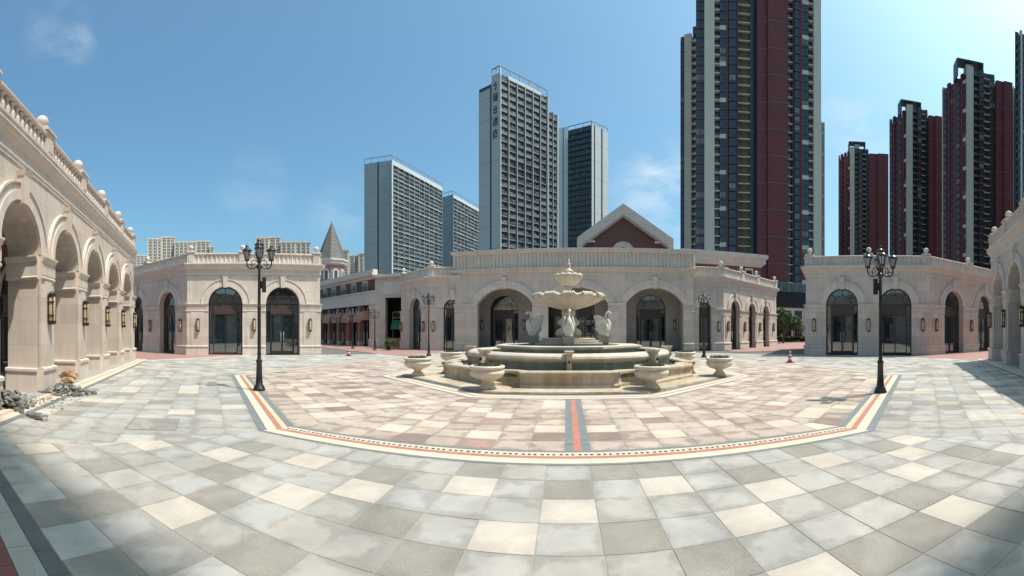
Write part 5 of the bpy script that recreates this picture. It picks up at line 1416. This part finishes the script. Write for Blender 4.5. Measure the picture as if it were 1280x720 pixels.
# T1
c0, c1, c2 = PP(455.4, 297), PP(490.3, 290), PP(552.6, 345)
t = Tower('hotel_block', 'wide grey slab block with dark window grid at the left of the skyline', 'high-rise', c1)
zt = Z(200, 290); far = c2 + (c0 - c1)
body(t, [c0 + (c2 - c1) * .02 + (c1 - c0) * .02, c1 + (c2 - c1) * .02 + (c0 - c1) * .05, c2 + (c0 - c1) * .06, far], 0, zt, 'hotel_dark')
hotel_side(t, c0, c1, 0, zt, [(.47, .53)], 'panel_slate'); hotel_face(t, c1, c2, 8, zt - 3.2, 10, 3.0, 3, seed=2)
X, L = t.frame(c1, c2); t.mb('cladding').box(0, L, -.3, .3, zt - 3.2, zt, 'panel_white', X); t.mb('cladding').box(-.7, .5, -.4, .5, 0, zt, 'panel_white', X)
parapet_frame(t, [c0, c1, c2], zt, 3.6); t.done()
# T2
c0, c1, c2 = PP(538, 398), PP(566.3, 380), PP(600, 428)
t = Tower('hotel_block', 'narrow grey slab block half hidden behind the tall hotel tower', 'high-rise', c1)
zt = Z(243, 380); far = c2 + (c0 - c1)
body(t, [c0 + (c2 - c1) * .02, c1 + (c2 - c1) * .02 + (c0 - c1) * .05, c2 + (c0 - c1) * .06, far], 0, zt, 'hotel_dark')
hotel_side(t, c0, c1, 0, zt, [], 'panel_slate'); hotel_face(t, c1, c2, 8, zt - 3, 8, 3.4, 3, seed=3)
X, L = t.frame(c1, c2); t.mb('cladding').box(0, L, -.3, .3, zt - 3, zt, 'panel_white', X)
parapet_frame(t, [c0, c1, c2], zt, 3.6); t.done()
# T3
c0, c1, c2 = PP(598.7, 172), PP(624.9, 165), PP(684.3, 182)
t = Tower('hotel_tower', 'tallest grey hotel tower with dark Chinese lettering on its pale side wall', 'high-rise', c1)
zt = Z(90, 165); far = c2 + (c0 - c1)
body(t, [c0 + (c2 - c1) * .03, c1 + (c2 - c1) * .03 + (c0 - c1) * .05, c2 + (c0 - c1) * .06, far], 0, zt - 3, 'hotel_dark')
cm_ = c0.lerp(c1, .56); cn = c0.lerp(c1, .62)
X, L = t.frame(c0, c1)
def panels(tw, X, x0, x1, z0, z1, m, step):
    z = z0
    while z < z1 - .1:
        zz = min(z + step, z1); tw.mb('cladding').box(x0, x1, -.12, .3, z, zz - .08, m, X); z = zz
panels(t, X, 0, L * .54, 0, zt - 4.5, 'panel_light', 8.7); panels(t, X, L * .62, L - .3, 0, zt, 'panel_light', 8.7)
t.mb('wall').box(0, L, .1, .5, 0, zt - 3, 'hotel_dark', X)
t.mb('cladding').box(L - .28, L + .3, -.2, .5, 0, zt + 2, 'panel_white', X)
hotel_face(t, c1, c2, 8, zt, 6, 2.98, 0, rows_dark=(12, 13), seed=4)
X2_, L2b = t.frame(c1, c2)
t.mb('cladding').box(L2b * .15, L2b * .85, -.35, .1, zt - 1.6, zt - .2, 'panel_white', X2_); t.mb('cladding').box(L2b - .3, L2b + .5, -.4, .9, 0, zt - 1.0, 'panel_white', X2_)
for i in range(7): t.mb('fin').box(i * L2b / 6 - .2, i * L2b / 6 + .2, -.4, .0, 0, zt - 1, 'hotel_slab', X2_)
parapet_frame(t, [cn, c1, c2], zt, 2.8)
c3 = PP(697, 190); e0 = PP(685, 186)
hotel_face(t, e0, c3, 8, Z(139, 187), 2, 2.98, 0, seed=5); X3, L3_ = t.frame(e0, c3); t.mb('cladding').box(L3_ - .3, L3_ + .25, -.3, .9, 0, Z(139, 187), 'panel_white', X3)
body(t, [e0 + Vector((.3, 1.2)), c3 + Vector((-.1, 1)), c3 + Vector((-.5, 14)), e0 + Vector((0, 14))], 0, Z(139, 187), 'hotel_dark')
# hotel sign: star-like mark and characters built from strokes on a unit grid
GLY = {
 0: [(-.5, .1, .5, .14), (-.1, .14, .05, .5), (.05, -.5, .2, .0), (-.05, -.45, .2, -.3), (-.3, .14, -.12, .22)],
 1: [(-.5, .38, -.12, .48), (-.36, -.5, -.26, .38), (-.5, .05, -.12, .14), (-.5, -.22, -.12, -.12), (-.02, .38, .5, .48), (-.02, .12, .5, .2), (-.02, -.5, .07, .2), (.41, -.5, .5, .2), (-.02, -.14, .5, -.06), (-.02, -.5, .5, -.42), (.2, -.42, .28, .12)],
 2: [(-.32, .34, .32, .44), (-.5, .06, .5, .16), (-.16, -.16, -.04, .06), (-.3, -.36, -.1, -.16), (-.36, -.46, .42, -.36), (.18, -.2, .3, -.0), (.28, -.38, .42, -.18)],
 3: [(-.5, .32, -.36, .44), (-.5, .02, -.36, .14), (-.48, -.48, -.36, -.1), (-.22, .38, .5, .46), (-.22, -.48, -.14, .24), (.42, -.48, .5, .24), (-.22, .16, .5, .24), (-.22, -.22, .5, -.15), (-.22, -.5, .5, -.42), (.02, -.1, .09, .38), (.2, -.1, .27, .38)],
 4: [(-.1, .4, .1, .5), (-.46, .28, .5, .37), (-.46, -.5, -.36, .28), (.02, -.06, .11, .26), (.11, .08, .42, .16), (-.2, -.1, .44, -.02), (-.2, -.5, -.11, -.02), (.35, -.5, .44, -.02), (-.2, -.5, .44, -.42)]}
zc = [Z(y, 166) for y in (107, 121, 136.5, 151.5, 166.5)]
for i, z in enumerate(zc):
    s_ = 1.55
    for (x0, z0_, x1, z1_) in GLY[i]:
        cxl = L * .80; t.mb('character_%d' % i).box(cxl + x0 * s_ * 1.5, cxl + x1 * s_ * 1.5, -.3, -.13, z + z0_ * s_ * 2.1, z + z1_ * s_ * 2.1, 'letter_dark', X)
t.done()
# T4
c0, c1, c2 = PP(709.8, 247), PP(739.6, 240), PP(759.8, 249)
t = Tower('hotel_tower', 'grey tower with one dark face and one pale face behind the gable', 'high-rise', c1)
zt = Z(155, 240)
hotel_face(t, c0, c1, 8, zt, 7, 3.3, 0, seed=6, dark=True)
hotel_side(t, c1, c2, 0, zt, [(.12, .2), (.56, .66)], 'panel_white', 10)
body(t, [c0 + Vector((.2, 1.4)), c1 + Vector((-.3, 1.5)), c2 + Vector((-.8, 1)), c2 + Vector((-6, 14)), c0 + Vector((0, 14))], 0, zt, 'hotel_dark')
d0_, d1_ = PP(690, 262), PP(709.8, 258); hotel_side(t, d0_, d1_, 0, Z(160, 260), [(.68, .74)], 'panel_sunlit', 10, 'side_cladding')
body(t, [d0_ + Vector((0, .6)), d1_ + Vector((0, .6)), d1_ + Vector((0, 9)), d0_ + Vector((0, 9))], 0, Z(160, 260), 'hotel_dark')
parapet_frame(t, [c0, c1, c2], zt, 2.0); t.done()

def resi_face(tw, a, c, z0, z1, cols, fh, seed=1, phase=0):
    X, L = tw.frame(a, c); q = random.Random(seed)
    zb = 6.0 if z0 < 6 else z0
    n = int((z1 - zb) / fh)
    for (f0, f1, ty, m, out) in cols:
        x0, x1 = f0 * L, f1 * L; w = x1 - x0
        if ty == 'plain':
            tw.mb('wall').box(x0, x1, -out, 1.0, z0, z1, m, X)
            if m == 'tower_red':
                for j in range(3, n, 3): tw.mb('floor_band').box(x0, x1, -out - .06, -out + .01, zb + j * fh, zb + j * fh + .28, 'tower_band', X)
            continue
        tw.mb('wall').box(x0, x1, 1.4 - out, 1.8, z0, z1, 'hotel_dark' if ty != 'log' else m, X)
        for j in range(n):
            z = zb + j * fh
            if ty == 'win':
                tw.mb('spandrel').box(x0, x1, -out, 1.0, z, z + .85, m, X)
                tw.mb('window').box(x0 + .05, x1 - .05, .25 - out, .33 - out, z + .85, z + fh, 'tower_glass' if q.random() > .12 else 'curtain', X)
                tw.mb('mullion').box((x0 + x1) / 2 - .07, (x0 + x1) / 2 + .07, -out, .2 - out, z + .85, z + fh, m, X)
            elif ty == 'ac':
                tw.mb('balcony').box(x0, x1, -out - .5, 1.2, z, z + .32, m or 'tower_cream', X)
                tw.mb('air_conditioner').box(x0 + w * .2, x0 + w * .7, .2 - out, .9, z + .35, z + 1.15, 'hotel_ac', X)
                tw.mb('window').box(x0 + w * .1, x1 - w * .1, .95, 1.1, z + 1.3, z + fh - .2, 'tower_glass', X)
            elif ty == 'acc':
                mm = 'tower_cream' if (j + phase) % 4 == 0 else m
                tw.mb('accent_panel').box(x0, x1, -out - (.15 if (j + phase) % 4 == 0 else 0), 1.0, z - (.4 if (j + phase) % 4 == 0 else 0), z + 1.0, mm, X)
                tw.mb('window').box(x0 + .05, x1 - .05, .2 - out, .28 - out, z + 1.0, z + fh, 'tower_glass' if q.random() > .12 else 'curtain', X)
                tw.mb('mullion').box((x0 + x1) / 2 - .06, (x0 + x1) / 2 + .06, -out + .05, .2 - out, z + 1.0, z + fh, m, X)
            elif ty == 'bay':
                tw.mb('balcony').box(x0 + .15, x1 - .15, -out - .6, 1.0, z, z + .95, m, X)
                tw.mb('window').box(x0 + .2, x1 - .2, -out - .5, -out - .4, z + .95, z + fh - .25, 'tower_glass' if q.random() > .15 else 'curtain', X)
                for k in (0, 1, 2): tw.mb('mullion').box(x0 + .2 + (w - .5) * k / 2, x0 + .3 + (w - .5) * k / 2, -out - .58, -out - .3, z + .95, z + fh - .2, 'tower_blue', X)
            elif ty == 'log':
                tw.mb('balcony').box(x0, x1, -out, 1.4, z, z + .30, 'tower_cream' if (j % 1 == 0) else m, X)
                tw.mb('balcony').box(x0, x0 + w * .28, -out, 1.3, z + .3, z + 1.3, 'tower_tex', X)
# T5: the big red tower; plane foot at bearing .31 rad
def on5(px): return PP(px, 138.5 / math.cos(th(px) - .31))
a, c = on5(870), on5(1025.5); t = Tower('residential_tower', 'huge dark red residential tower rising out of the top of the photo', 'high-rise', a)
L = (c - a).length
def fr(x, A=a, C=c): return along(x, A, C) / (C - A).length
spec = [(870, 880.5, 'win', 'tower_tex', 0), (880.5, 893, 'plain', 'tower_cream', .8), (893, 899.5, 'ac', '', 0), (899.5, 907.5, 'acc', 'tower_blue', .2), (907.5, 910.5, 'plain', 'tower_red', .3),
        (910.5, 920.5, 'bay', 'tower_blue', 0), (920.5, 922.5, 'plain', 'tower_red', .4), (922.5, 938, 'log', 'tower_olive', -.6), (938, 942, 'plain', 'tower_blue', -.9), (942, 946, 'plain', 'hotel_dark', -1.0),
        (946, 959, 'plain', 'tower_red', .6), (959.15, 984, 'plain', 'tower_red', 1.5), (984, 990.5, 'ac', '', -.3), (990.5, 992, 'plain', 'tower_red', .2), (992, 1000, 'bay', 'tower_blue', 0), (1000, 1002.5, 'plain', 'tower_red', .3),
        (1002.5, 1010.5, 'acc', 'tower_blue', .2), (1010.5, 1016.5, 'ac', '', 0), (1016.5, 1025.5, 'plain', 'tower_cream', .8)]
resi_face(t, a, c, 0, 135, [(fr(s[0]), fr(s[1]), *s[2:]) for s in spec], 3.0, 1)
u = (c - a).normalized(); nb_ = Vector((-u.y, u.x))
body(t, [a + nb_ * 1.85, c + nb_ * 1.85, c + nb_ * 16, a + nb_ * 16], 0, 135, 'tower_tex')
a2_, c2_ = PP(850.5, 168), PP(871, 166)
resi_face(t, a2_, c2_, 0, Z(41, 166), [(0, .27, 'win', 'tower_tex', 0), (.27, .68, 'plain', 'tower_cream', .6), (.68, 1, 'ac', '', 0)], 3.0, 2)
body(t, [back(a2_, 2), back(c2_, 2), back(c2_, 12), back(a2_, 12)], 0, Z(42, 166), 'tower_tex')
X, _l = t.frame(a2_, c2_); t.mb('roof_frame').box(_l * .75, _l, .2, 3, Z(42, 166), Z(32, 166), 'tower_tex', X)
t.done()
a, c = PP(1021, 236), PP(1030.7, 238); t = Tower('residential_tower', 'thin pale tower edge showing just right of the huge red tower', 'high-rise', a)
resi_face(t, a, c, 0, Z(151, 236), [(0, .7, 'plain', 'far_cream', .3), (.7, .84, 'acc', 'far_shade', 0), (.84, 1, 'plain', 'far_cream', .3)], 3.0)
body(t, [back(a, 2), back(c, 2), back(c, 14), back(a, 14)], 0, Z(152, 236), 'far_cream'); t.done()
def redtower(label, px, dist, ytop, crown, seed):
    xl, xc, xa, xb, xo, xr0, xr = px; dl, dc, dr = dist
    L0, C0, R0 = PP(xl, dl), PP(xc, dc), PP(xr, dr); zt = Z(ytop, dc)
    t = Tower('residential_tower', label, 'high-rise', C0, 'dark red residential towers at the right')
    resi_face(t, L0, C0, 0, zt - 2, [(0, .06, 'plain', 'tower_cream', .2), (.06, .22, 'bay', 'tower_red', 0), (.22, .33, 'plain', 'tower_red', .3), (.33, .52, 'win', 'tower_red', 0), (.52, .62, 'plain', 'tower_red', .3), (.62, .78, 'bay', 'tower_red', 0), (.78, .88, 'plain', 'tower_red', .3), (.88, 1, 'acc', 'tower_red', .1)], 3.0, seed, seed)
    f = lambda x: along(x, C0, R0) / (R0 - C0).length
    resi_face(t, C0, R0, 0, zt, [(0, f(xa), 'plain', 'tower_cream', .5), (f(xa), f(xa) * .5 + f(xb) * .5, 'ac', 'tower_olive', .1), (f(xa) * .5 + f(xb) * .5, f(xb), 'bay', 'tower_red', -.2), (f(xb), f(xo), 'log', 'tower_olive', -.4),
              (f(xo), f(xr0), 'win', 'hotel_dark', -.9)], 3.0, seed)
    resi_face(t, C0, R0, 0, zt - 3.5, [(f(xr0), f(xr0) + (1 - f(xr0)) * .45, 'plain', 'tower_red', .8), (f(xr0) + (1 - f(xr0)) * .455, 1, 'plain', 'tower_red', 1.6)], 3.0, seed)
    u = (R0 - C0).normalized(); n_ = Vector((-u.y, u.x)); v = (L0 - C0)
    body(t, [C0 + n_ * 1.85 + u * .5, R0 + n_ * 1.85, back(R0, 14), back(L0, 14), back(L0, 2) + u * 1.3], 0, zt - 3.6, 'tower_tex')
    X, _l = t.frame(C0, R0); rf = t.mb('roof_frame'); x0, x1, y = crown; x0, x1 = along(max(x0, xl + 8), L0, C0) * 0 - (C0 - PP(x0, dc)).length, along(x1, C0, R0); z1_ = Z(y, dc)
    rf.box(x0, x1, .5, 6, z1_ - .6, z1_, 'hotel_dark', X); rf.box(x0, x0 + .6, .5, 6, zt - 4, z1_ - .55, 'hotel_dark', X); rf.box(x1 - .6, x1, .5, 6, zt - 4, z1_ - .55, 'hotel_dark', X); rf.box((x0 + x1) / 2 - 1.5, (x0 + x1) / 2 + 1.5, 2, 5.5, zt - 4, z1_ - .9, 'tower_cream', X)
    t.done()
redtower('left and lowest of the dark red towers beyond the shaded pavilion', (1048.3, 1062.5, 1068, 1078, 1083, 1086, 1110), (257, 250, 253), 184, (1064, 1082, 176), 1)
redtower('middle one of the three dark red towers, between the lowest and the tallest', (1112, 1133, 1140.5, 1152, 1157, 1160.5, 1177), (212, 202, 208), 131, (1126, 1152, 124), 2)
redtower('tallest full dark red tower at the right of the skyline, with open roof frame', (1178, 1208, 1216.5, 1230, 1238, 1244.6, 1264), (185, 173, 180), 83, (1196, 1230, 73), 3)
a, c = PP(1262, 190), PP(1271.5, 190); t = Tower('residential_tower', 'narrow dark tower strip showing right behind the tallest red tower', 'high-rise', a)
resi_face(t, a, c, 0, Z(108, 190), [(0, .45, 'acc', 'tower_blue', 0), (.45, .6, 'plain', 'tower_cream', .3), (.6, 1, 'bay', 'tower_blue', 0)], 3.0); body(t, [back(a, 2), back(c, 2), back(c, 12), back(a, 12)], 0, Z(109, 190), 'tower_tex'); t.done()
a, c = PP(1271.3, 150), PP(1310, 156); t = Tower('residential_tower', 'dark red tower cut off by the right edge of the photo', 'high-rise', a)
resi_face(t, a, c, 0, Z(36, 150), [(0, .1, 'bay', 'tower_blue', 0), (.1, .16, 'plain', 'tower_cream', .2), (.16, .5, 'win', 'tower_blue', 0), (.5, 1, 'plain', 'tower_red', .3)], 3.0); body(t, [back(a, 2), back(c, 2), back(c, 14), back(a, 14)], 0, Z(37, 150), 'tower_tex'); t.done()
# unseen tower added right of the frame to shade the bottom corners
a, c = Vector((33, 2.9)), Vector((33, -24)); t = Tower('residential_tower', 'unseen dark red tower added outside the frame at right to shade the bottom corners of the plaza', 'high-rise', a)
body(t, [a + Vector((1.9, 0)), c + Vector((1.9, 0)), c + Vector((16, 0)), a + Vector((16, 0))], 0, 96, 'tower_tex')
resi_face(t, a, c, 0, 96, [(0, .08, 'plain', 'tower_cream', .5), (.08, .16, 'ac', '', 0), (.16, .3, 'bay', 'tower_blue', 0), (.3, .36, 'plain', 'tower_red', .4), (.36, .5, 'log', 'tower_olive', -.6), (.5, .75, 'plain', 'tower_red', 1.0), (.75, .9, 'bay', 'tower_blue', 0), (.9, 1, 'plain', 'tower_cream', .5)], 3.0)
t.done()
# cream blocks far at the left
def farblock(label, parts, d):
    A = PP(parts[0][0], d); t = Tower('apartment_block', label, 'apartment block', A, 'cream apartment blocks on the left horizon')
    for i, (x0, x1, y) in enumerate(parts):
        a_, c_ = PP(x0, d + (i % 2) * 4), PP(x1, d + (i % 2) * 4); zt = Z(y, d); X, L = t.frame(a_, c_)
        t.mb('wall').box(0, L, 0, 14, 0, zt, 'far_cream', X); n = max(1, int(L / 4.2))
        t.mb('cornice').box(-.3, L + .3, -.5, 14, zt - 1.2, zt + .3, 'far_cream', X)
        for k in range(n):
            xx = (k + .5) * L / n
            t.mb('wall').box(xx - L / n * .5, xx - L / n * .5 + .8, -.9, 0, 0, zt - 1.3, 'far_cream', X)
            z = zt - 5
            while z > 40:
                t.mb('window').box(xx - L / n * .22, xx + L / n * .30, -.15, .0, z, z + 2.0, 'far_shade', X); z -= 3.1
    t.done()
farblock('cream apartment block cluster above the left wing of the left pavilion', [(184.5, 202, 298), (202, 218, 294.8), (218, 245, 302), (245, 262, 300), (262, 267, 308)], 420)
farblock('small distant cream block beside the end of the left arcade', [(166, 184, 318.8)], 520)
farblock('cream apartment block cluster behind the left street lamp', [(319, 336, 296.6), (336, 351, 294.8), (351, 369, 302), (369, 388, 301)], 420)
farblock('cream apartment block right of the slate spire', [(427, 436, 312), (436, 448, 318), (448, 455, 316.5)], 460)
